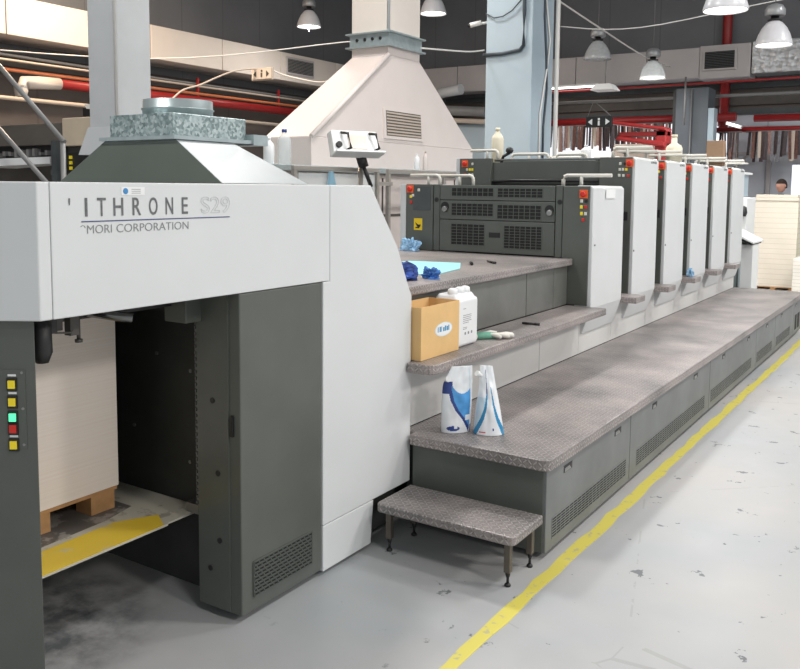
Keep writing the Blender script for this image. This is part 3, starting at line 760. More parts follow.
# inner dark frame wall
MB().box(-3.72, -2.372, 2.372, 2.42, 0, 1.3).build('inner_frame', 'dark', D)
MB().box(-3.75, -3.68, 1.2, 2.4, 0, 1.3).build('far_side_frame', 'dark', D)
s = MB()
for (x, z) in ((-2.75, .95), (-2.55, .9), (-2.9, .62), (-2.56, .52)): s.disc((x, 2.372, z), (0, -1, 0), .008, .004)
s.build('frame_screw', 'screw', D)
MB().box(-2.46, -2.345, 2.16, 2.24, 1.14, 1.26).build('mounting_bracket', 'green', D, .004)
# chain
s = MB()
for k in range(70):
    z = .37+k*.0125
    if k % 2: s.box(-2.446, -2.434, 2.296, 2.304, z, z+.01)
    else: s.box(-2.443, -2.437, 2.292, 2.308, z, z+.01)
s.build('lift_chain', 'greypipe', D)
# mechanism under cover
s = MB(); s.box(-3.4, -2.25, 1.5, 1.56, 1.2, 1.262); s.box(-3.4, -2.35, 1.9, 1.96, 1.22, 1.262); s.box(-2.5, -2.42, 1.55, 2.3, 1.2, 1.262)
s.box(-3.3, -2.5, 2.2, 2.3, 1.17, 1.262)
s.build('cross_bar', 'black', D)
MB().tube([(-2.42, 1.78, 1.225), (-2.36, 1.86, 1.205), (-2.32, 1.9, 1.195)], .017, 12).build('lever', 'chrome', D)
MB().tube([(-2.24, 1.5, 1.26), (-2.24, 1.5, 1.15), (-2.24, 1.5, 1.12)], [.028, .03, .018], 14).build('rubber_buffer', 'black', D)
s = MB(); s.tube([(-2.3, 1.67, 1.26), (-2.3, 1.67, 1.155)], .006, 8); s.tube([(-2.3, 1.67, 1.16), (-2.3, 1.67, 1.15)], .012, 8)
s.tube([(-2.25, 1.52, 1.24), (-2.26, 1.56, 1.20), (-2.27, 1.62, 1.19), (-2.28, 1.65, 1.22)], .004, 6)
s.box(-2.3, -2.27, 1.62, 1.65, 1.18, 1.26); s.box(-2.32, -2.28, 1.56, 1.6, 1.2, 1.26)
s.build('sheet_stop', 'pressdark', D)
# corner post with buttons (parallel to chamfer)
nx_, ny_ = .545, -.838   # outward normal of the chamfer
def cp(s_, off, z): return (sx_+cdx*s_+nx_*off, 1.438+cdy*s_+ny_*off, z)
b = MB(); ring = [(-.03, -.03), (-.45, -.03), (-.45, -.2), (-.2, -.2), (-.13, -.12)]
b.prism([cp(s_, o_, 0)[:2] for s_, o_ in ring], 'z', 0, 1.262); post = b.build('corner_post', 'green', D, .005)
b = MB()
q = [cp(s_, o_, 0)[:2] for s_, o_ in [(-.062, -.03), (-.16, -.03), (-.16, -.028), (-.062, -.028)]]
b.prism(q, 'z', .88, 1.115); b.build('control_plate', 'green', post)
b = MB()
for (s_, z) in ((-.071, 1.106), (-.071, 1.0), (-.071, .893)):
    c0 = Vector(cp(s_, -.028, z)); b.disc(c0, (nx_, ny_, 0), .004, .002)
b.build('screw', 'screw', post)
def btn(s0, z, m_, par, off=-.028, r=.0095, fr=.0145):
    b = MB(); b.prism([cp(s_, o_, 0)[:2] for s_, o_ in [(s0-fr, off), (s0+fr, off), (s0+fr, off+.004), (s0-fr, off+.004)]], 'z', z-.019, z+.019); fb = b.build('button_frame', 'black', par)
    b = MB(); b.prism([cp(s_, o_, 0)[:2] for s_, o_ in [(s0-r, off+.003), (s0+r, off+.003), (s0+r, off+.009), (s0-r, off+.009)]], 'z', z-.0115, z+.0115); b.build('button_cap', m_, fb)
    return fb
for z, m_ in ((1.072, 'yellow'), (1.02, 'yellow'), (.975, 'greenlit'), (.941, 'red'), (.893, 'yellow')): btn(-.1, z, m_, post)
b = MB()
for z in (1.098, 1.046, .918):
    b.prism([cp(s_, o_, 0)[:2] for s_, o_ in [(-.112, -.028), (-.088, -.028), (-.088, -.0272), (-.112, -.0272)]], 'z', z-.003, z+.003)
b.build('button_label', 'sticker', post)
# lettering on the cover: wear removes part of the first letters
XD = (0, 1, 0); UD = (0, 0, 1)
names = [('I', 1.594, .0085), ('T', 1.637, .031), ('H', 1.696, .036), ('R', 1.768, .032), ('O', 1.833, .034), ('N', 1.901, .031), ('E', 1.970, .026)]
for ch, y, wd in names:
    text_mesh('brand_letter', ch, .08, 'ink', D, (sx_+.0005, y, 1.554), XD, UD, width=wd, height=.055, thin=.004)
text_mesh('brand_letter', "'", .08, 'ink', D, (sx_+.0005, 1.539, 1.588), XD, UD, width=.005, height=.02)
text_mesh('model_number', 'S29', .08, 'ink_faint', D, (sx_+.001, 2.055, 1.554), XD, UD, width=.137, height=.056, outline=.0005)
text_mesh('maker_name', 'MORI', .04, 'ink_thin', D, (sx_+.0003, 1.6, 1.503), XD, UD, width=.088, height=.025, depth=.0006, thin=-.012)
text_mesh('maker_name', 'CORPORATION', .04, 'ink_thin', D, (sx_+.0003, 1.706, 1.503), XD, UD, width=.292, height=.025, depth=.0006, thin=-.012)
MB().tube([(sx_+.0004, 1.578, 1.524), (sx_+.0004, 1.584, 1.528), (sx_+.0004, 1.591, 1.526), (sx_+.0004, 1.594, 1.52)], .0009, 6).build('worn_letter', 'ink_thin', D)
MB().box(sx_-.001, sx_+.0016, 1.581, 2.192, 1.5375, 1.5405).build('underline', 'ink_blue', D)
b = MB(); b.box(sx_+.0002, sx_+.0012, 1.726, 1.816, 1.617, 1.642); st = b.build('sticker', 'sticker', D)
b = MB(); b.disc((sx_+.001, 1.742, 1.629), (1, 0, 0), .0095, .0012); b.build('sticker_roundel', 'pouchblue', st)
b = MB()
for k in range(3): b.box(sx_+.001, sx_+.0018, 1.765, 1.8, 1.622+.006*k, 1.6235+.006*k)
b.build('sticker_print', 'ink_thin', st)
# lift platform of the delivery
lp = MB().prism([(-3.6, 1.3), (-2.46, 1.3), (-2.46, 2.16), (-2.47, 2.17), (-2.47, 2.3), (-2.46, 2.36), (-3.6, 2.36)], 'z', .344, .352).build('lift_platform', 'lift', D)
MB().prism([(-2.62, 1.31), (-2.46, 1.31), (-2.46, 2.14), (-2.56, 2.2), (-2.64, 2.05)], 'z', .352, .3532).build('yellow_marking', 'lift_yellow', lp)
MB().prism([(-3.4, 1.35), (-2.64, 1.35), (-2.68, 2.05), (-2.72, 2.2), (-3.4, 2.2)], 'z', .352, .3528).build('dark_stain', 'lift_dark', lp)
MB().box(-2.5, -2.43, 2.29, 2.34, .352, .39).build('chain_anchor', 'screw', lp)

# pallet and paper pile
pl = empty('wooden_pallet', (-3.1, 1.8, .354), 'brown wooden pallet under the paper pile on the delivery lift', 'pallet')
MB().box(-3.5, -2.755, 1.42, 2.16, .43, .445).build('deck_board', 'wood', pl)
for yy in (1.45, 1.75, 2.04):
    for xx in (-3.48, -3.15, -2.855): MB().box(xx, xx+.095, yy, yy+.11, .354, .43).build('block', 'wood', pl)
pp = MB().box(-3.5, -2.75, 1.42, 2.165, .446, 1.17).build('paper_pile', 'paper', None, .002)
tag(pp, 'tall pile of pale paper sheets inside the delivery unit', 'paper pile')

# ------------------------------------------------------------------ exhaust hood on the delivery
H = empty('exhaust_hood', (-2.97, 2.9, 1.658), 'dark glossy hood with galvanised collar on top of the delivery unit', 'extraction hood')
B0 = [(-3.5, 2.46), (-2.45, 2.46), (-2.45, 3.0), (-3.5, 3.0)]
T0 = [(-3.29, 2.56), (-2.83, 2.56), (-2.83, 2.9), (-3.29, 2.9)]
zb, zt = 1.658, 1.85
b = MB()
b.hexa([B0[0]+(zb,), B0[1]+(zb,), B0[2]+(zb,), B0[3]+(zb,), T0[0]+(zt,), T0[1]+(zt,), T0[2]+(zt,), T0[3]+(zt,)])
b.bm.faces.ensure_lookup_table()
b.bm.normal_update()
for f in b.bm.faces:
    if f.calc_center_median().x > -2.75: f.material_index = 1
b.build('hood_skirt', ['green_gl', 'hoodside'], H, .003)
MB().box(-3.31, -2.81, 2.54, 3.05, 1.846, 1.862).build('hood_lip', 'galv2', H)
MB().box(-3.27, -2.85, 2.57, 3.02, 1.862, 1.962).build('galvanised_box', 'galv', H, .003)
MB().box(-3.0, -2.8, 3.02, 3.12, 1.84, 1.89).build('side_step', 'galv2', H)
MB().lathe([(.155, 0), (.16, .0), (.16, .03), (.166, .032), (.166, .036), (.16, .038), (.16, .075), (.155, .075)], (-3.06, 2.79, 1.962), 40).build('round_collar', 'galv2', H)

# ------------------------------------------------------------------ FOOTBOARDS
def tread_plate(name, poly, corners, z0, z1, parent, r=.045):
    return MB().prism(rounded(poly, corners, r), 'z', z0, z1).build(name, 'tread', parent, .006, 3)
F = empty('footboard_platform', (-1.8, 7.1, 0), 'long low footboard platform with diamond tread running along the press', 'platform')
tread_plate('tread_plate', [(-2.2, 3.42), (-2.13, 3.42), (-2.13, 3.37), (-1.41, 3.37), (-1.41, 10.9), (-2.2, 10.9)], (3,), .413, .465, F)
MB().box(-2.18, -1.47, 3.43, 10.85, .03, .413).build('inner_frame', 'dark', F)
MB().box(-2.13, -1.445, 3.40, 3.425, .03, .413).build('end_panel', 'green', F, .004)
js = [3.40, 4.566, 6.40, 8.15, 9.12, 10.30, 10.9]
vents = [(3.475, 4.5), (4.69, 6.26), (6.45, 7.95), (8.2, 8.96), (9.2, 10.05), (10.36, 10.82)]
hand = [(3.6, 3.7, 4.3, 4.4), (4.97, 5.06, 5.93, 6.03), (6.79, 6.88, 7.74, 7.84), (8.62, 8.71), (9.44, 9.53), (10.41, 10.5)]
for i in range(6):
    y0, y1 = js[i]+.004, js[i+1]-.004
    pn = MB().box(-1.455, -1.432, y0, y1, .03, .411).build('side_panel', 'steelpanel', F, .003)
    a, b_ = vents[i]
    v = MB()
    if i < 5:
        v.box(-1.434, -1.4315, a, b_, .078, .17, 0)
        for k in range(8):
            z = .078+.092*k/7
            v.box(-1.433, -1.430, a, b_, z-.0024, z+.0024, 1)
        n = int((b_-a)/.05)
        for k in range(n+1): v.box(-1.433, -1.4305, a+(b_-a)*k/n-.0025, a+(b_-a)*k/n+.0025, .078, .17, 1)
    else:
        for aa, bb in ((10.40, 10.52), (10.58, 10.72)): v.box(-1.434, -1.4305, aa, bb, .08, .25, 0)
    v.build('vent_grille', ['vent', 'steelpanel'], pn)
    hs = hand[i]
    for k in range(0, len(hs), 2):
        q = MB(); q.box(-1.4335, -1.4305, hs[k], hs[k+1], .345, .378); hh = q.build('finger_latch', 'black', pn)
        q = MB(); q.hexa([(-1.431, hs[k]+.006, .348), (-1.429, hs[k]+.006, .348), (-1.429, hs[k+1]-.03, .348), (-1.431, hs[k+1]-.006, .348), (-1.431, hs[k]+.006, .366), (-1.429, hs[k]+.006, .366), (-1.429, hs[k+1]-.045, .366), (-1.431, hs[k+1]-.03, .366)]); q.build('latch_plate', 'screw', hh)

S = empty('middle_step', (-2.1, 4.6, .465), 'middle tread step with rounded corner, holding the box and jerry can', 'step')
tread_plate('tread_plate', [(-2.30, 3.42), (-2.143, 3.42), (-2.143, 3.36), (-2.0, 3.36), (-2.0, 5.735), (-2.30, 5.735)], (3,), .768, .815, S, .06)
for y0, y1 in ((3.42, 5.048), (5.056, 5.735)):
    MB().box(-2.26, -2.2, y0, y1, .466, .768).build('support_wall', 'white2', S, .003)

U = empty('upper_platform', (-3, 4.6, 0), 'upper tread platform between the delivery and the first coater unit', 'platform')
MB().prism([(-3.72, 3.42), (-2.265, 3.42), (-2.265, 5.745), (-3.72, 5.745)], 'z', 1.103, 1.15).build('tread_plate', 'tread', U, .005)
for y0, y1 in ((3.42, 5.048), (5.056, 5.50), (5.506, 5.745)):
    MB().box(-2.33, -2.302, y0, y1, .817, 1.103).build('riser_panel', 'riser', U, .003)
MB().box(-3.7, -2.34, 3.43, 5.73, 0, 1.10).build('inner_frame', 'dark', U)

# small step stool
T = empty('step_stool', (-1.75, 3.18, 0), 'small freestanding tread step on four legs in front of the footboard', 'step stool')
tread_plate('tread_plate', [(-2.105, 3.05), (-1.42, 3.05), (-1.42, 3.345), (-2.105, 3.345)], (0, 1), .19, .23, T, .03)
for (x, y) in ((-2.06, 3.10), (-1.462, 3.09), (-1.462, 3.31), (-2.06, 3.31)):
    lg = MB(); lg.box(x-.014, x+.014, y-.014, y+.014, .06, .19); lo_ = lg.build('leg', 'legbrown', T, .003)
    lg = MB(); lg.tube([(x, y, .06), (x, y, .04)], [.012, .008]); lg.tube([(x, y, .045), (x, y, .012)], .006); lg.lathe([(.013, 0), (.014, .006), (.008, .014)], (x, y, 0), 16)
    lg.build('levelling_foot', 'black', lo_)

# ------------------------------------------------------------------ UNITS
def control(parent, pts, yf, w=.026, h=.026):
    for x, z, m_ in pts:
        if m_ == 'estop':
            b = MB(); b.box(x-.03, x+.03, yf-.006, yf, z-.03, z+.03); pb = b.build('stop_plate', 'estop', parent)
            b = MB(); b.lathe([(.02, 0), (.022, .01), (.014, .02)], (0, 0, 0), 16)
            bmesh.ops.rotate(b.bm, verts=b.bm.verts, cent=(0, 0, 0), matrix=Matrix.Rotation(R(90), 3, 'X'))
            bmesh.ops.translate(b.bm, verts=b.bm.verts, vec=(x, yf-.006, z)); b.build('stop_button', 'red', pb)
        else:
            b = MB(); b.box(x-w/2, x+w/2, yf-.007, yf, z-h/2, z+h/2); b.build('push_button', m_, parent, .003)

def side_cover(parent, y0, y1, zt, name='side_cover'):
    # profile in xz: vertical, bending inward at the bottom; slight taper at the top
    prof = [(-2.2, .615), (-2.185, .61), (-2.125, .80), (-2.125, .9), (-2.13, zt-.02), (-2.15, zt), (-2.25, zt), (-2.25, .615)]
    return MB().prism(prof, 'y', y0, y1).build(name, 'white', parent, .006, 2)

def handle_rail(parent, x0, x1, y, z0, z1, name='grab_handle', r=.014, ends=(1, 0)):
    b = MB()
    pts = []
    if ends[0]: pts += [(x0, y, z0), (x0, y, z1-.03), (x0+.01, y, z1-.008), (x0+.03, y, z1)]
    else: pts += [(x0, y, z1)]
    if ends[1]: pts += [(x1-.03, y, z1), (x1-.01, y, z1-.008), (x1, y, z1-.03), (x1, y, z0)]
    else: pts += [(x1, y, z1)]
    b.tube(pts, r, 10)
    if sum(ends) == 1:
        xm = x0+(x1-x0)*.38 if ends[0] else x1-(x1-x0)*.38
        b.tube([(xm, y, z0), (xm, y, z1)], r*.9, 10)
    return b.build(name, 'handle', parent)

# unit 1: lower coater / inspection unit
u = empty('coater_unit', (-2.93, 6.1, .465), 'lowest press unit with grilled dark front and handles on top', 'printing press section')
MB().box(-3.70, -2.252, 5.79, 6.42, .3, 1.66).build('core', 'dark', u)
side_cover(u, 5.758, 6.42, 1.672)
fr = MB(); fr.box(-3.69, -3.44, 5.75, 5.8, 1.152, 1.672); lf = fr.build('left_front_panel', 'green', u, .003)
MB().box(-3.745, -3.692, 5.752, 6.42, 1.152, 1.672).build('far_side_cover', 'white', u, .003)
fr = MB(); fr.box(-2.352, -2.152, 5.75, 5.8, .817, 1.668); rf = fr.build('right_front_panel', 'green', u, .003)
MB().box(-3.435, -3.38, 5.756, 5.8, 1.152, 1.672).build('left_pilaster', 'green', u, .003)
MB().box(-2.41, -2.357, 5.756, 5.8, 1.152, 1.672).build('right_pilaster', 'green', u, .003)
b = MB(); b.disc((-3.408, 5.756, 1.553), (0, -1, 0), .018, .004); b.disc((-2.378, 5.756, 1.552), (0, -1, 0), .018, .004); b.build('port', 'black', u)
rows = [(1.555, 1.668), (1.405, 1.55), (1.158, 1.40)]
gr = [[(-3.27, -2.91, 1.585, 1.647), (-2.875, -2.51, 1.58, 1.647)], [(-3.27, -2.91, 1.435, 1.528), (-2.875, -2.52, 1.42, 1.523)], [(-3.27, -2.98, 1.21, 1.37), (-2.815, -2.51, 1.2, 1.368)]]
for (z0, z1), gs in zip(rows, gr):
    gp = MB().box(-3.375, -2.415, 5.752, 5.8, z0, z1).build('grille_panel', 'green', u, .003)
    for (a, b_, c0, c1) in gs:
        v = MB(); v.box(a, b_, 5.7505, 5.753, c0, c1, 0)
        nx = max(4, int((b_-a)/.042)); nz2 = max(2, int((c1-c0)/.021))
        for i in range(nx+1): v.box(a+(b_-a)*i/nx-.0022, a+(b_-a)*i/nx+.0022, 5.7485, 5.752, c0, c1, 1)
        for j in range(nz2+1): v.box(a, b_, 5.749, 5.752, c0+(c1-c0)*j/nz2-.0017, c0+(c1-c0)*j/nz2+.0017, 1)
        v.build('vent_grille', ['vent', 'green'], gp)
b = MB(); b.box(-2.942, -2.848, 5.7495, 5.753, 1.275, 1.313); b.build('finger_slot', 'black', u)
for x, z in ((-3.33, 1.495), (-2.455, 1.485)):
    b = MB(); b.disc((x, 5.752, z+.008), (0, -1, 0), .036, .003); kb = b.build('knob_recess', 'black', u)
    b = MB(); b.disc((x+.008, 5.752, z-.012), (0, -1, 0), .022, .03); b.build('knob', 'screw', kb, .004)
MB().box(-3.62, -3.46, 5.746, 5.751, 1.47, 1.655).build('control_plate', 'beam', lf)
control(lf, [(-3.648, 1.635, 'estop'), (-3.567, 1.627, 'wbtn'), (-3.621, 1.585, 'wbtn'), (-3.64, 1.575, 'yellow'), (-3.638, 1.53, 'red')], 5.746, .022, .022)
b = MB(); b.box(-3.612, -3.535, 5.7475, 5.7505, 1.309, 1.402); wl = b.build('warning_label', 'label_y', lf)
b = MB(); b.prism([(-3.6, 1.37), (-3.585, 1.345), (-3.575, 1.33), (-3.59, 1.335), (-3.6, 1.325), (-3.565, 1.322), (-3.55, 1.34), (-3.548, 1.355), (-3.57, 1.352)], 'y', 5.746, 5.748); b.build('warning_symbol', 'black', wl)
control(rf, [(-2.197, 1.612, 'estop'), (-2.21, 1.563, 'wbtn'), (-2.177, 1.563, 'black'), (-2.211, 1.52, 'yellow'), (-2.18, 1.521, 'red'), (-2.209, 1.474, 'yellow'), (-2.179, 1.474, 'wbtn'), (-2.196, 1.43, 'red')], 5.748, .021, .024)
handle_rail(u, -3.74, -3.465, 5.9, 1.66, 1.745, ends=(0, 1)); handle_rail(u, -3.6, -3.27, 6.1, 1.66, 1.745, ends=(0, 1)); handle_rail(u, -2.415, -2.05, 5.9, 1.66, 1.745)
b = MB(); b.box(-2.124, -2.1225, 6.0, 6.2, 1.58, 1.645); b.build('small_plate', 'sticker', u)
b = MB(); b.disc((-2.124, 5.80, 1.25), (1, 0, 0), .006, .003); b.build('panel_screw', 'black', u)
MB().box(-3.7, -2.24, 5.8, 6.4, .0, .3).build('base', 'dark', u)
MB().box(-2.235, -2.2, 5.738, 6.42, .466, .80).build('base_panel', 'white2', u, .003)

# units 2-6
def make_unit(y, label):
    u = empty('printing_unit', (-2.93, y, 0), label, 'printing press section', 'tall printing units in a row')
    fr = .64
    MB().box(-3.70, -2.255, y+.04, y+.86, .0, 1.69).build('core', 'dark', u)
    MB().box(-3.70, -2.24, y+.04, y+.62, 1.69, 1.87).build('upper_core', 'green', u)
    sc = side_cover(u, y+.012, y+fr, 1.905)
    lt = text_mesh('brand_mark', 'KOMORI', .03, 'ink', sc, (-2.1285, y+.42, 1.862), (0, 1, 0), (0, 0, 1), width=.15, height=.02, depth=.001)
    b = MB(); b.disc((-2.1265, y+.03, 1.16), (1, 0, 0), .008, .004); b.build('panel_screw', 'black', sc)
    MB().box(-3.745, -3.71, y, y+fr, .8, 1.908).build('far_side_cover', 'white', u, .003)
    lf = MB().box(-3.708, -3.40, y, y+.04, .8, 1.905).build('left_front_panel', 'green', u, .003)
    rf = MB().box(-2.42, -2.152, y, y+.04, .8, 1.903).build('right_front_panel', 'green', u, .003)
    MB().box(-3.31, -2.46, y+.05, y+.3, 1.70, 1.885).build('blanket_cover', 'green', u, .006)
    b = MB(); b.box(-3.05, -3.02, y+.045, y+.05, 1.70, 1.87); b.box(-2.70, -2.67, y+.045, y+.05, 1.70, 1.87); b.build('cover_gap', 'black', u)
    MB().tube([(-3.39, y+.02, 1.70), (-3.2, y+.01, 1.715), (-2.43, y+.01, 1.715)], .012, 8).build('guide_bar', 'black', u)
    b = MB(); b.tube([(-3.4, y+.08, 1.89), (-2.44, y+.08, 1.89)], .012, 8); b.build('top_bar', 'beam', u)
    control(rf, [(-2.172, 1.855, 'estop'), (-2.248, 1.851, 'wbtn'), (-2.21, 1.851, 'black'), (-2.25, 1.805, 'wbtn'), (-2.224, 1.805, 'wbtn'), (-2.198, 1.805, 'yellow'), (-2.253, 1.758, 'wbtn'), (-2.22, 1.756, 'wbtn'), (-2.18, 1.755, 'red')], y-.001, .02, .022)
    control(lf, [(-3.656, 1.86, 'estop'), (-3.58, 1.857, 'wbtn'), (-3.633, 1.807, 'wbtn'), (-3.606, 1.807, 'yellow'), (-3.58, 1.807, 'yellow'), (-3.655, 1.765, 'red'), (-3.609, 1.762, 'wbtn'), (-3.579, 1.762, 'wbtn')], y-.001, .02, .022)
    b = MB(); b.box(-2.21, -2.175, y-.003, y, 1.40, 1.47); b.build('finger_slot', 'black', rf)
    handle_rail(u, -3.68, -3.41, y+.15, 1.9, 1.98, ends=(0, 1)); handle_rail(u, -2.37, -2.05, y+.17, 1.9, 1.985)
    handle_rail(u, -3.3, -2.95, y+.2, 1.88, 1.945, ends=(1, 1))
    handle_rail(u, -2.9, -2.62, y+.24, 1.88, 1.94, ends=(1, 1))
    # flat tray over unit top
    MB().box(-2.42, -2.08, y+.42, y+.58, 1.955, 1.975).build('top_tray', 'handle', u, .006)
    b = MB(); b.tube([(-2.2, y+.5, 1.9), (-2.2, y+.5, 1.958)], .012, 8); b.tube([(-2.38, y+.5, 1.87), (-2.38, y+.5, 1.958)], .012, 8); b.build('tray_support', 'handle', u)
    # little tread step between the covers
    b = MB(); b.box(-2.235, -2.01, y-.225, y+.0, .768, .815); b.build('side_step', 'tread', u, .004)
    MB().box(-2.238, -2.2, y-.236, y+.645, .466, .767).build('base_panel', 'white2', u, .003)
    return u
ulabels = ['tall dark-fronted white printing unit directly behind the lowest unit, second from the left',
           'third white printing unit from the left, before the gap with the small yellow-stained step',
           'fourth white printing unit from the left, with blue rag on the step before it',
           'fifth white printing unit from the left',
           'farthest white printing unit, beside the grey control console']
base_unit = make_unit(6.66, ulabels[0])
for k in range(1, 5):
    c = copy_tree(base_unit); c.location.y = 6.66+.885*k; c['label'] = ulabels[k]

# ------------------------------------------------------------------ small things on the platforms
e = empty('cardboard_box', (-2.22, 3.57, .817), 'open tan cardboard box with oval blue label on the middle step', 'box')
x0, x1, y0, y1, z0, z1 = -2.285, -2.1, 3.417, 3.79, .817, 1.075
b = MB(); t_ = .004
b.box(x0, x1, y0, y1, z0, z0+t_); b.box(x0, x0+t_, y0, y1, z0+t_, z1); b.box(x1-t_, x1, y0, y1, z0+t_, z1); b.box(x0+t_, x1-t_, y0, y0+t_, z0+t_, z1); b.box(x0+t_, x1-t_, y1-t_, y1, z0+t_, z1)
b.build('carton', 'card', e)
b = MB(); b.hexa([(x1-t_, y0+.01, z1-.002), (x1, y0+.01, z1-.002), (x1, y1-.01, z1-.002), (x1-t_, y1-.01, z1-.002), (x1-.012, y0+.012, z1-.07), (x1-.008, y0+.012, z1-.07), (x1-.008, y1-.012, z1-.07), (x1-.012, y1-.012, z1-.07)]); b.build('inner_flap', 'card', e)
lb = MB()
ringp = [(y0+.215+.085*math.cos(2*PI*k/32), .945+.035*math.sin(2*PI*k/32)) for k in range(32)]
lb.prism(ringp, 'x', x1, x1+.001); lo = lb.build('oval_label', 'pouchpale', e)
ringp = [(y0+.215+.079*math.cos(2*PI*k/32), .945+.031*math.sin(2*PI*k/32)) for k in range(32)]
lb = MB(); lb.prism(ringp, 'x', x1+.001, x1+.0016); lb.build('label_field', 'sticker', lo)
lb = MB()
for k, (wd, hh) in enumerate([(.007, .026), (.013, .026), (.005, .026), (.013, .02), (.012, .026), (.013, .022), (.008, .026)]):
    yy = y0+.155+.0175*k; lb.box(x1+.0016, x1+.0022, yy, yy+wd, .935, .935+hh)
lb.build('label_print', 'pouchteal', lo)
# something white lies in the box
wb = MB(); wb.lathe([(.024, 0), (.026, .01), (.026, .17), (.02, .2), (.02, .225)], (-2.235, 3.46, .822), 18); o = wb.build('small_bottle', 'plastic')
tag(o, 'small white bottle poking up inside the open tan box', 'bottle')

# jerry can
jx0, jx1, jy0, jy1, jz, jh = -2.275, -2.115, 3.80, 4.03, .816, .285
e = empty('jerry_can', ((jx0+jx1)/2, (jy0+jy1)/2, jz), 'white translucent plastic jerry can behind the tan box', 'jerry can')
b = MB(); b.box(jx0, jx1, jy0, jy1, jz, jz+jh-.03); b.build('can_body', 'plastic', e, .02, 4)
b = MB(); b.hexa([(jx0+.005, jy0+.005, jz+jh-.045), (jx1-.005, jy0+.005, jz+jh-.045), (jx1-.005, jy1-.005, jz+jh-.045), (jx0+.005, jy1-.005, jz+jh-.045), (jx0+.03, jy0+.02, jz+jh-.005), (jx1-.03, jy0+.02, jz+jh-.005), (jx1-.03, jy1-.02, jz+jh-.005), (jx0+.03, jy1-.02, jz+jh-.005)]); b.build('shoulder', 'plastic', e, .012, 3)
for yy in (jy0+.05, (jy0+jy1)/2+.01, jy1-.045):
    b = MB(); b.lathe([(.026, 0), (.028, .012), (.024, .03), (.012, .036)], ((jx0+jx1)/2+.02, yy, jz+jh-.012), 20); b.build('top_lug', 'plastic', e)
b = MB()
for k, (z, w_) in enumerate([(.2, .03), (.165, .09), (.155, .09), (.145, .085), (.135, .09), (.125, .06), (.1, .045), (.092, .04)]):
    b.box(jx1, jx1+.0006, jy0+.06, jy0+.06+w_, jz+z, jz+z+.0028)
for k in range(3):
    b.disc((jx1, jy0+.085+.035*k, jz+.07), (1, 0, 0), .008, .0008, 12)
b.build('label_print', 'ink_thin', e)

# crumpled rags and gloves
def rag(name, c, size, m, label, cat, seed, group=None, twist=0, sub=4):
    rnd = random.Random(seed)
    bm = bmesh.new(); bmesh.ops.create_icosphere(bm, subdivisions=sub, radius=1)
    from mathutils import noise
    off = Vector((rnd.random()*20, rnd.random()*20, rnd.random()*20))
    for v in bm.verts:
        d_ = v.co.normalized()
        n1 = noise.noise(d_*1.6+off); n2 = abs(noise.noise(d_*4.2+off)); n3 = abs(noise.noise(d_*9+off))
        r_ = .8+.55*n1-.55*n2-.25*n3
        v.co = Vector((d_.x*r_*size[0], d_.y*r_*size[1], max(-.25, d_.z*r_)*size[2]))
    zmin = min(v.co.z for v in bm.verts)
    for v in bm.verts:
        v.co.z -= zmin
    bmesh.ops.rotate(bm, verts=bm.verts, cent=(0, 0, 0), matrix=Matrix.Rotation(twist, 3, 'Z'))
    me = bpy.data.meshes.new(name); bm.to_mesh(me); bm.free(); me.materials.append(M[m])
    o = bpy.data.objects.new(name, me); COL.objects.link(o); o.location = c
    return tag(o, label, cat, group)
rag('rag', (-3.56, 5.62, 1.151), (.11, .07, .11), 'ragwhite', 'small crumpled blue and white rag against the grilled unit front', 'rag', 3)
rag('rag', (-2.50, 3.79, 1.151), (.14, .12, .10), 'darkrag', 'crumpled navy blue rag beside the cyan sheet, by the delivery shoulder', 'rag', 11, twist=.6)
rag('rag', (-2.385, 3.975, 1.151), (.075, .055, .06), 'bluerag', 'smaller blue crumpled rag in front of the cyan sheet', 'rag', 5)
rag('rag', (-2.09, 8.34, .816), (.05, .04, .09), 'ragwhite', 'tiny blue rag on a side step between two printing units', 'rag', 8, sub=3)
cs = MB(); cs.prism([(-3.05, 4.35), (-2.72, 4.05), (-2.45, 4.12), (-2.52, 4.55), (-2.70, 4.88), (-3.05, 4.80)], 'z', 1.152, 1.156)
cs.bm.verts.ensure_lookup_table()
tag(cs.build('cyan_sheet', 'cyan'), 'flat pale cyan sheet lying on the upper platform', 'sheet')
def pen(c, a, ln, m, label, r=.007):
    e = empty('pen', c, label, 'pen')
    dx, dy = math.cos(a)*ln/2, math.sin(a)*ln/2
    MB().tube([(c[0]-dx, c[1]-dy, c[2]+r), (c[0]+dx*.5, c[1]+dy*.5, c[2]+r)], r, 10).build('barrel', m, e)
    MB().tube([(c[0]+dx*.5, c[1]+dy*.5, c[2]+r), (c[0]+dx, c[1]+dy, c[2]+r)], r*1.25, 10).build('pen_cap', 'black', e)
pen((-2.56, 5.05, 1.151), -.75, .15, 'black', 'black marker pen lying on the upper platform')
pen((-2.61, 4.86, 1.151), -1.0, .1, 'black', 'small dark tool at the tip of the cyan sheet', .009)
pen((-2.13, 4.75, .816), .1, .11, 'black', 'black pen lying on the middle step')
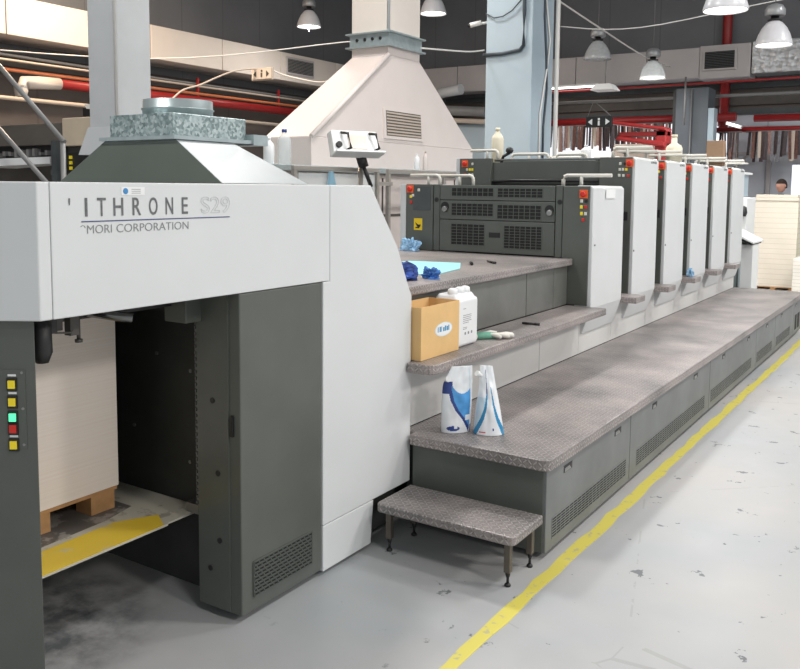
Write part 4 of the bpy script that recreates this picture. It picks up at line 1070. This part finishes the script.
# glove
g = empty('work_glove', (-2.11, 4.22, .816), 'green and white work glove lying on the middle step', 'glove')
def blob_tube(name, pts, rs, m, flat=.5):
    b = MB(); b.tube(pts, rs, 12)
    z0 = .816
    for v in b.bm.verts: v.co.z = z0+max(0, (v.co.z-z0))*flat
    return b.build(name, m, g, 0, smooth=True)
blob_tube('palm', [(-2.20, 4.10, .835), (-2.18, 4.13, .838), (-2.14, 4.18, .836), (-2.11, 4.21, .83), (-2.10, 4.22, .825)], [.02, .04, .045, .04, .02], 'glove_g', .55)
blob_tube('cuff', [(-2.225, 4.06, .84), (-2.20, 4.09, .845), (-2.185, 4.115, .848)], [.034, .036, .04], 'glove_w', .6)
for k, (a, ln) in enumerate([(-.25, .085), (.15, .1), (.45, .105), (.8, .09)]):
    o_ = Vector((-2.115+.012*k-.01, 4.185+.012*k, .835)); dd = Vector((math.cos(a), math.sin(a)*1, 0))
    blob_tube('finger', [o_, o_+dd*ln*.5+Vector((0, 0, .006)), o_+dd*ln*.95, o_+dd*ln], [.014, .0135, .012, .006], 'glove_w', .9)
o_ = Vector((-2.165, 4.20, .835)); blob_tube('thumb', [o_, o_+Vector((.01, .05, .004)), o_+Vector((.03, .09, 0))], [.015, .014, .008], 'glove_w', .9)

# detergent pouches
def pouch(c, az, H_, wf, tf, sf, lf_, mf, mats, label, spout):
    e = empty('refill_pouch', c, label, 'pouch')
    wd = Vector((math.cos(az), math.sin(az), 0)); nd = Vector((math.sin(az), -math.cos(az), 0))
    bm = bmesh.new(); NR, NCc = 110, 64; from mathutils import noise
    grid = {}
    for side in (0, 1):
        for j in range(NR+1):
            t = j/NR
            for i in range(NCc+1):
                u_ = -1+2*i/NCc
                if side == 1 and i in (0, NCc): grid[(side, j, i)] = grid[(0, j, i)]; continue
                th = tf(t)*max(0, 1-abs(u_)**2.4)**.6/2
                p = Vector(c)+wd*(wf(t)*u_/2+sf(t))+nd*(th*(1 if side == 0 else -1)+lf_(t))
                nz_ = noise.noise(Vector((u_*2.2+c[0]*9, t*7, side*3.)))*.006*min(1, t*4)
                p += nd*nz_*(1-u_*u_); p.z = c[2]+t*H_
                grid[(side, j, i)] = bm.verts.new(p)
    for side in (0, 1):
        for j in range(NR):
            for i in range(NCc):
                q = [grid[(side, j, i)], grid[(side, j, i+1)], grid[(side, j+1, i+1)], grid[(side, j+1, i)]]
                f = bm.faces.new(q); f.smooth = True
                f.material_index = mf(-1+2*(i+.5)/NCc, (j+.5)/NR) if side == 0 else 0
    for j in (0, NR):
        for i in range(NCc):
            a = [grid[(0, j, i)], grid[(0, j, i+1)], grid[(1, j, i+1)], grid[(1, j, i)]]
            u2 = []
            for v in a:
                if v not in u2: u2.append(v)
            if len(u2) >= 3:
                try: bm.faces.new(u2)
                except ValueError: pass
    b = MB(); b.bm.free(); b.bm = bm
    b.build('pouch_body', mats, e)
    s0, s1 = spout
    p0 = Vector(c)+wd*s0[0]+nd*s0[1]+Vector((0, 0, s0[2])); p1 = Vector(c)+wd*s1[0]+nd*s1[1]+Vector((0, 0, s1[2]))
    b = MB(); b.tube([p0, p0.lerp(p1, .5)], .009, 12); sp = b.build('spout', 'sticker', e)
    b = MB(); b.tube([p0.lerp(p1, .5), p1], .014, 14); b.build('screw_cap', 'sticker', sp)
    return e
def interp(tb):
    def f(t):
        for (a, va), (b, vb) in zip(tb[:-1], tb[1:]):
            if t <= b: return va+(vb-va)*(t-a)/(b-a)
        return tb[-1][1]
    return f
cv = interp([(0, .75), (.06, .6), (.2, .25), (.35, -.25), (.5, -.55), (.68, -.7)])
def m1(u, t):
    if ((u-.25)/.72)**2+((t-.8)/.2)**2 < 1: return 3 if abs(u-.75-.3*(.8-t)) < .05 else 0
    if ((u+.35)/.42)**2+((t-.075)/.04)**2 < 1 and not (abs(u+.2) < .1 and t > .07): return 2
    if .45 < u < .8 and .19 < t < .27: return 0
    if u > cv(t) and u < .86-.1*(1-t) and t < .72:
        return 2 if u-cv(t) < .22 else 1
    if u > .8 and t < .12: return 2
    if t > .6 and u < -.45 and t < .78: return 2
    return 0
pouch((-1.974, 3.545, .466), .85, .325, interp([(0, .145), (.1, .15), (.5, .155), (.75, .15), (.85, .135), (1, .105)]),
      interp([(0, .085), (.1, .085), (.5, .07), (.8, .03), (1, .004)]), interp([(0, 0), (.7, 0), (.85, .008), (1, .02)]), lambda t: .022*t, m1,
      ['pouchwhite', 'pouchblue', 'pouchdark', 'pouchpale'], 'blue and white refill pouch with curved blue swoosh, left of the pair',
      ((-.055, .028, .262), (-.062, .06, .275)))
c2 = interp([(0, -.92), (.1, -.72), (.25, -.4), (.4, -.17), (.6, -.05), (.8, -.1), (1, -.2)])
w2 = interp([(0, .3), (.2, .3), (.45, .2), (.7, .09), (1, .05)])
c3 = interp([(0, 1.0), (.1, .9), (.25, .7), (.45, .52), (.65, .42), (1, .4)])
def m2(u, t):
    if c2(t)-w2(t)*.5 < u < c2(t)+w2(t)*.5 and t < .95: return 2 if t > .6 else 1
    if c3(t)-w2(t)*.38 < u < c3(t)+w2(t)*.38 and t < .7: return 1
    if -.6 < u < -.15 and .035 < t < .055: return 4
    if abs(u-.35) < .05 and .07 < t < .11: return 2
    if u < c2(t) and t < .55: return 3
    return 0
M['pouchred'] = mat('pouch_red', (206, 84, 84), .4, var=0)
pouch((-1.825, 3.605, .466), .42, .325, interp([(0, .15), (.3, .125), (.7, .082), (1, .06)]),
      interp([(0, .1), (.3, .09), (.7, .045), (1, .004)]), interp([(0, 0), (.6, -.008), (1, -.018)]), lambda t: -.03*t, m2,
      ['pouchwhite', 'pouchteal', 'pouchdark', 'pouchpale', 'pouchred'], 'white refill pouch with two teal stripes, right of the pair',
      ((-.04, -.01, .28), (-.062, .01, .295)))

# things on the units
bottle(-3.50, 6.98, 1.871, .32, .055, 'ivory', 'ivory squeeze bottle standing on the tall dark-fronted unit', 'ivory')
bottle(-2.66, 6.98, 1.871, .15, .045, 'plastic', 'small translucent bottle on top of the tall dark-fronted unit', 'plastic')
bottle(-2.22, 8.08, 1.908, .25, .075, 'ivory', 'large yellowish bottle with rounded top standing on a printing unit', 'ivory', shoulder=.5)
o = bx('cardboard_carton', 'card_d', None, -2.34, -2.16, 9.80, 9.92, 1.91, 2.19, .004)
tag(o, 'brown cardboard carton standing on the fifth printing unit', 'box')
gk = empty('clamp', (-3.36, 6.9, 1.9), 'small black clamp with round knob beside the ivory bottle', 'clamp')
MB().tube([(-3.42, 6.9, 1.871), (-3.40, 6.9, 1.93), (-3.34, 6.9, 1.96)], .014, 8).build('clamp_arm', 'black', gk)
MB().lathe([(.02, 0), (.035, .02), (.03, .045), (.01, .055)], (-3.34, 6.9, 1.955), 14).build('knob', 'black', gk)

# red machine further back
rm = empty('red_machine', (-4.5, 14.2, 0), 'red machine with rounded arms behind the printing units', 'machine')
MB().box(-4.2, -4.0, 14.1, 14.4, 0, 2.62).build('column', 'redmachine', rm, .03)
MB().hexa([(-4.85, 14.0, 2.47), (-4.0, 14.0, 2.33), (-4.0, 14.4, 2.33), (-4.85, 14.4, 2.47), (-4.8, 14.0, 2.53), (-4.0, 14.0, 2.43), (-4.0, 14.4, 2.43), (-4.8, 14.4, 2.53)]).build('lower_arm', 'redmachine', rm, .03)
MB().hexa([(-4.95, 14.0, 2.74), (-4.0, 14.0, 2.60), (-4.0, 14.4, 2.60), (-4.95, 14.4, 2.74), (-4.9, 14.0, 2.79), (-4.0, 14.0, 2.66), (-4.0, 14.4, 2.66), (-4.9, 14.4, 2.79)]).build('upper_arm', 'redmachine', rm, .03)
MB().box(-4.8, -4.0, 14.1, 14.3, 2.52, 2.60).build('dark_tube', 'redpipe', rm, .01)
tag(MB().box(-5.2, -4.15, 15, 15.6, 0, 2.45).build('back_cabinet', 'screen', None, .02), 'pale cabinet partly hidden behind the red machine', 'cabinet')

# console at the far end
cn = empty('control_console', (-2.4, 11.5, 0), 'grey control console with sloping desk top at the far end of the press', 'console')
MB().prism([(-2.9, 0), (-2.22, 0), (-2.22, 1.0), (-2.9, 1.3)], 'y', 11.25, 11.75).build('console_body', 'console', cn, .006)
MB().prism([(-2.9, 1.36), (-2.06, .985), (-2.06, 1.01), (-2.9, 1.43)], 'y', 11.2, 11.85).build('desk_top', 'sticker', cn, .004)
MB().prism([(-2.88, 1.325), (-2.08, .968), (-2.08, .984), (-2.88, 1.36)], 'y', 11.205, 11.84).build('desk_edge', 'black', cn)
b = MB(); b.box(-2.33, -2.27, 11.243, 11.25, .83, .87); b.box(-2.33, -2.29, 11.243, 11.25, .76, .8); b.build('switches', 'black', cn)
b = MB(); b.box(-2.24, -2.235, 11.24, 11.25, .05, .95); b.build('door_gap', 'black', cn)
MB().box(-2.22, -2.08, 11.3, 11.7, 0, .97).build('side_cabinet', 'sticker', cn, .004)
sc_ = empty('feeder_cabinet', (-2.6, 12.4, 0), 'white feeder cabinet rising behind the grey control console', 'cabinet')
MB().box(-2.95, -2.33, 12.1, 12.7, 0, 1.55).build('cabinet_body', 'sticker', sc_, .01)
MB().box(-2.85, -2.42, 12.15, 12.6, 1.56, 1.86).build('upper_box', 'column', sc_, .01)
MB().box(-2.88, -2.38, 12.1, 12.65, 1.86, 1.89).build('top_lip', 'sticker', sc_, .004)
MB().lathe([(.045, 0), (.06, .05), (.05, .12), (.02, .14)], (-2.37, 12.05, 1.3), 16).build('black_knob', 'black', sc_)

s1 = empty('paper_stack', (-2.45, 15.6, 0), 'tall stack of cream paper reams beyond the end of the press', 'paper stack')
MB().box(-2.80, -2.13, 15.2, 15.95, .05, 1.48).build('reams', 'ream', s1, .003)
MB().box(-2.83, -2.12, 15.18, 15.96, 1.482, 1.53).build('top_ream', 'ream', s1, .003)
MB().box(-2.79, -2.15, 15.21, 15.94, 1.532, 1.58).build('top_ream', 'ream', s1, .003)
MB().box(-2.8, -2.13, 15.2, 15.95, .035, .05).build('pallet_deck', 'wood', s1)
for x in (-2.79, -2.5, -2.22): MB().box(x, x+.08, 15.2, 15.95, 0, .035).build('pallet_runner', 'wood', s1)
s2 = empty('paper_stack', (-1.6, 14.6, 0), 'lower stack of white paper reams at the right edge of the photo', 'paper stack')
MB().box(-2.04, -1.2, 14.3, 15.0, .05, .60).build('reams', 'ream2', s2, .003)
MB().box(-2.04, -1.2, 14.3, 15.0, 0, .05).build('pallet_deck', 'wood', s2)
s3 = empty('paper_stack', (-1.6, 16.0, 0), 'wrapped sage green stack behind the lower white stack', 'paper stack')
MB().box(-2.1, -1.3, 15.98, 16.6, .05, 1.42).build('wrapped_load', 'sage', s3, .03, 3)
MB().box(-2.1, -1.3, 15.98, 16.6, 0, .05).build('pallet_deck', 'wood', s3)

# person behind the stack
def person():
    pe = empty('person', (-2.72, 17.2, 0), 'dark-haired person in dark clothes standing behind the tall cream paper stack', 'person')
    ox, oy = -2.72, 17.2
    pe.scale = (1.06, 1.06, 1.065)
    V = {'pelvis': (0, 0, .95, .13), 'waist': (0, 0, 1.1, .12), 'chest': (0, 0, 1.32, .15), 'neckb': (0, 0, 1.45, .07), 'neck': (0, .0, 1.50, .055),
         'shl': (-.17, 0, 1.41, .06), 'ell': (-.24, -.04, 1.12, .042), 'wrl': (-.22, -.2, .9, .03),
         'shr': (.17, 0, 1.41, .06), 'elr': (.24, -.04, 1.12, .042), 'wrr': (.22, -.2, .9, .03),
         'hil': (-.09, 0, .9, .09), 'knl': (-.1, -.02, .5, .06), 'anl': (-.1, 0, .1, .045), 'tol': (-.1, -.16, .045, .04),
         'hir': (.09, 0, .9, .09), 'knr': (.1, -.02, .5, .06), 'anr': (.1, 0, .1, .045), 'tor': (.1, -.16, .045, .04)}
    E_ = [('pelvis', 'waist'), ('waist', 'chest'), ('chest', 'neckb'), ('neckb', 'neck'), ('chest', 'shl'), ('shl', 'ell'), ('ell', 'wrl'), ('chest', 'shr'), ('shr', 'elr'), ('elr', 'wrr'),
          ('pelvis', 'hil'), ('hil', 'knl'), ('knl', 'anl'), ('anl', 'tol'), ('pelvis', 'hir'), ('hir', 'knr'), ('knr', 'anr'), ('anr', 'tor')]
    ks = list(V); me = bpy.data.meshes.new('body')
    me.from_pydata([V[k][:3] for k in ks], [(ks.index(a), ks.index(b)) for a, b in E_], [])
    o = bpy.data.objects.new('body', me); COL.objects.link(o); o.parent = pe
    md = o.modifiers.new('skin', 'SKIN'); sv = me.skin_vertices[0].data
    for i, k in enumerate(ks): sv[i].radius = (V[k][3], V[k][3]); sv[i].use_root = (k == 'pelvis')
    sb = o.modifiers.new('sub', 'SUBSURF'); sb.levels = 1; sb.render_levels = 2
    me.materials.append(M['cloth'])
    # head: sculpted from a sphere, facing left-front
    bm = bmesh.new(); bmesh.ops.create_uvsphere(bm, u_segments=28, v_segments=20, radius=1)
    for v in bm.verts:
        x, y, z = v.co
        wdt = .078*(1-.18*max(0, -z)); dp = .1*(1-.12*max(0, -z)); hh = .118
        p = Vector((x*wdt, y*dp, z*hh))
        if y < -.75 and abs(x) < .28 and -.25 < z < .12: p.y -= .022*(1-abs(x)/.28)   # nose
        if y < -.7 and abs(z-.12) < .12 and .2 < abs(x) < .5: p.y += .008             # eye hollows
        if z < -.75 and y < -.2: p.y -= .012                                             # chin
        v.co = p
    for sx_h in (-1, 1):
        r_ = bmesh.ops.create_uvsphere(bm, u_segments=10, v_segments=8, radius=1)
        for v in r_['verts']: v.co = Vector((sx_h*.079+v.co.x*.01, .01+v.co.y*.018, v.co.z*.03))
    for f in bm.faces: f.smooth = True
    hm = bpy.data.meshes.new('head'); bm.to_mesh(hm); bm.free(); hm.materials.append(M['skin'])
    hd = bpy.data.objects.new('head', hm); COL.objects.link(hd); hd.parent = pe; hd.location = (0, -.02, 1.63); hd.rotation_euler = (0, 0, R(-35))
    bm = bmesh.new(); bmesh.ops.create_uvsphere(bm, u_segments=28, v_segments=20, radius=1)
    bmesh.ops.delete(bm, geom=[v for v in bm.verts if v.co.z < .25 and v.co.y < -.1 or v.co.z < -.35], context='VERTS')
    for v in bm.verts: v.co = Vector((v.co.x*.086, v.co.y*.108+.004, v.co.z*.127))
    for f in bm.faces: f.smooth = True
    hm = bpy.data.meshes.new('hair'); bm.to_mesh(hm); bm.free(); hm.materials.append(M['hair'])
    hr_ = bpy.data.objects.new('hair', hm); COL.objects.link(hr_); hr_.parent = pe; hr_.location = (0, -.02, 1.63); hr_.rotation_euler = (0, 0, R(-35))
    sd = hr_.modifiers.new('solid', 'SOLIDIFY'); sd.thickness = .008
    for s_ in (-1, 1):
        b = MB(); px, py, pz = ox+s_*.22, oy-.22, .87
        b.tube([(px, py+.02, pz+.03), (px, py-.02, pz), (px, py-.05, pz-.03)], [.026, .036, .03], 10)
        for q in range(4):
            fx_ = px+(q-1.5)*.017
            b.tube([(fx_, py-.045, pz-.03), (fx_, py-.06, pz-.065), (fx_, py-.055, pz-.1+.006*abs(q-1.5))], [.009, .0085, .006], 8)
        b.tube([(px-s_*.028, py-.01, pz), (px-s_*.05, py-.035, pz-.025), (px-s_*.052, py-.05, pz-.05)], [.011, .01, .007], 8)
        b.build('hand', 'skin', pe)
person()

# floor marking
b = MB(); rnd = random.Random(4); n = 110; L1 = []; R1 = []
for k in range(n+1):
    y = -1+14*k/n; cx_ = -1.365+.0065*max(0, y-2.4) if y < 9 else -1.322
    L1.append((cx_-.028+rnd.uniform(-.01, .006), y)); R1.append((cx_+.028+rnd.uniform(-.006, .01), y))
for k in range(n):
    b.prism([L1[k], R1[k], R1[k+1], L1[k+1]], 'z', .0, .0016)
bmesh.ops.remove_doubles(b.bm, verts=b.bm.verts, dist=.00001)
tag(b.build('floor_marking', 'tape'), 'worn yellow floor tape line running beside the footboard', 'floor marking')

# ------------------------------------------------------------------ camera
cam = bpy.data.cameras.new('camera'); co = bpy.data.objects.new('camera', cam); COL.objects.link(co)
yaw, pit, rol = -0.57692047, 0.09622246, 0.0094943
f = Vector((math.sin(yaw)*math.cos(pit), math.cos(yaw)*math.cos(pit), -math.sin(pit)))
r = Vector((math.cos(yaw), -math.sin(yaw), 0)); u = r.cross(f)
r2 = r*math.cos(rol)+u*math.sin(rol); u2 = -r*math.sin(rol)+u*math.cos(rol)
mt = Matrix((r2, u2, -f)).transposed().to_4x4(); mt.translation = (0, 0, 1.65); co.matrix_world = mt
cam.sensor_width = 36; cam.sensor_fit = 'HORIZONTAL'; cam.lens = 36*847.93/800
cam.shift_y = -(334.5-268.74)/800; cam.clip_start = .05; cam.clip_end = 200
SC.camera = co

# ------------------------------------------------------------------ light
def area(loc, size, power, col=(1, 1, 1), rot=(0, 0, 0), shape='DISK'):
    l = bpy.data.lights.new('lamp_or_fill_light', 'AREA'); l.shape = shape; l.size = size; l.energy = power; l.color = col
    o = bpy.data.objects.new('lamp_or_fill_light', l); COL.objects.link(o); o.location = loc; o.rotation_euler = rot
    return o
for (x, y, z) in [(-2.36, 10.5, 3.7), (-2.3, 13.26, 3.7)]: area((x, y, z), .45, 60, (1, .99, .97))
area((-5.0, 16.5, 3.75), .45, 50); area((-11.5, 14.1, 4.94), .45, 50, (1, .93, .85)); area((-8.6, 14.3, 4.95), .45, 60, (1, .96, .92))
# unseen overhead area lights, added to brighten the press side and floor
for (x, y, p) in [(1.6, 0.5, 110), (1.6, 4.5, 150), (1.8, 8.5, 260), (1.8, 12.5, 300), (-4.6, 6.6, 300), (-4.6, 1.0, 200), (-7.5, 10.5, 180)]: area((x, y, 6.6), .9, p, (1, .985, .96))
for (x, y, p) in [(5.5, 1.5, 210), (5.5, 6.5, 230)]: area((x, y, 5.2), .9, p, (1, .94, .885), rot=(0, R(25), 0))  # more unseen lights, added lower at the right to reach the paper pile
area((-11.0, 8.5, 6.3), .8, 420, (1, .76, .54))
wd = bpy.data.worlds.new('hall'); SC.world = wd; wd.use_nodes = True
bg = wd.node_tree.nodes['Background']; bg.inputs[0].default_value = (.93, .97, 1.0, 1); bg.inputs[1].default_value = .75
SC.view_settings.view_transform = 'Standard'; SC.view_settings.look = 'None'; SC.view_settings.gamma = 1
SC.view_settings.use_curve_mapping = False; SC.view_settings.exposure = -0.2
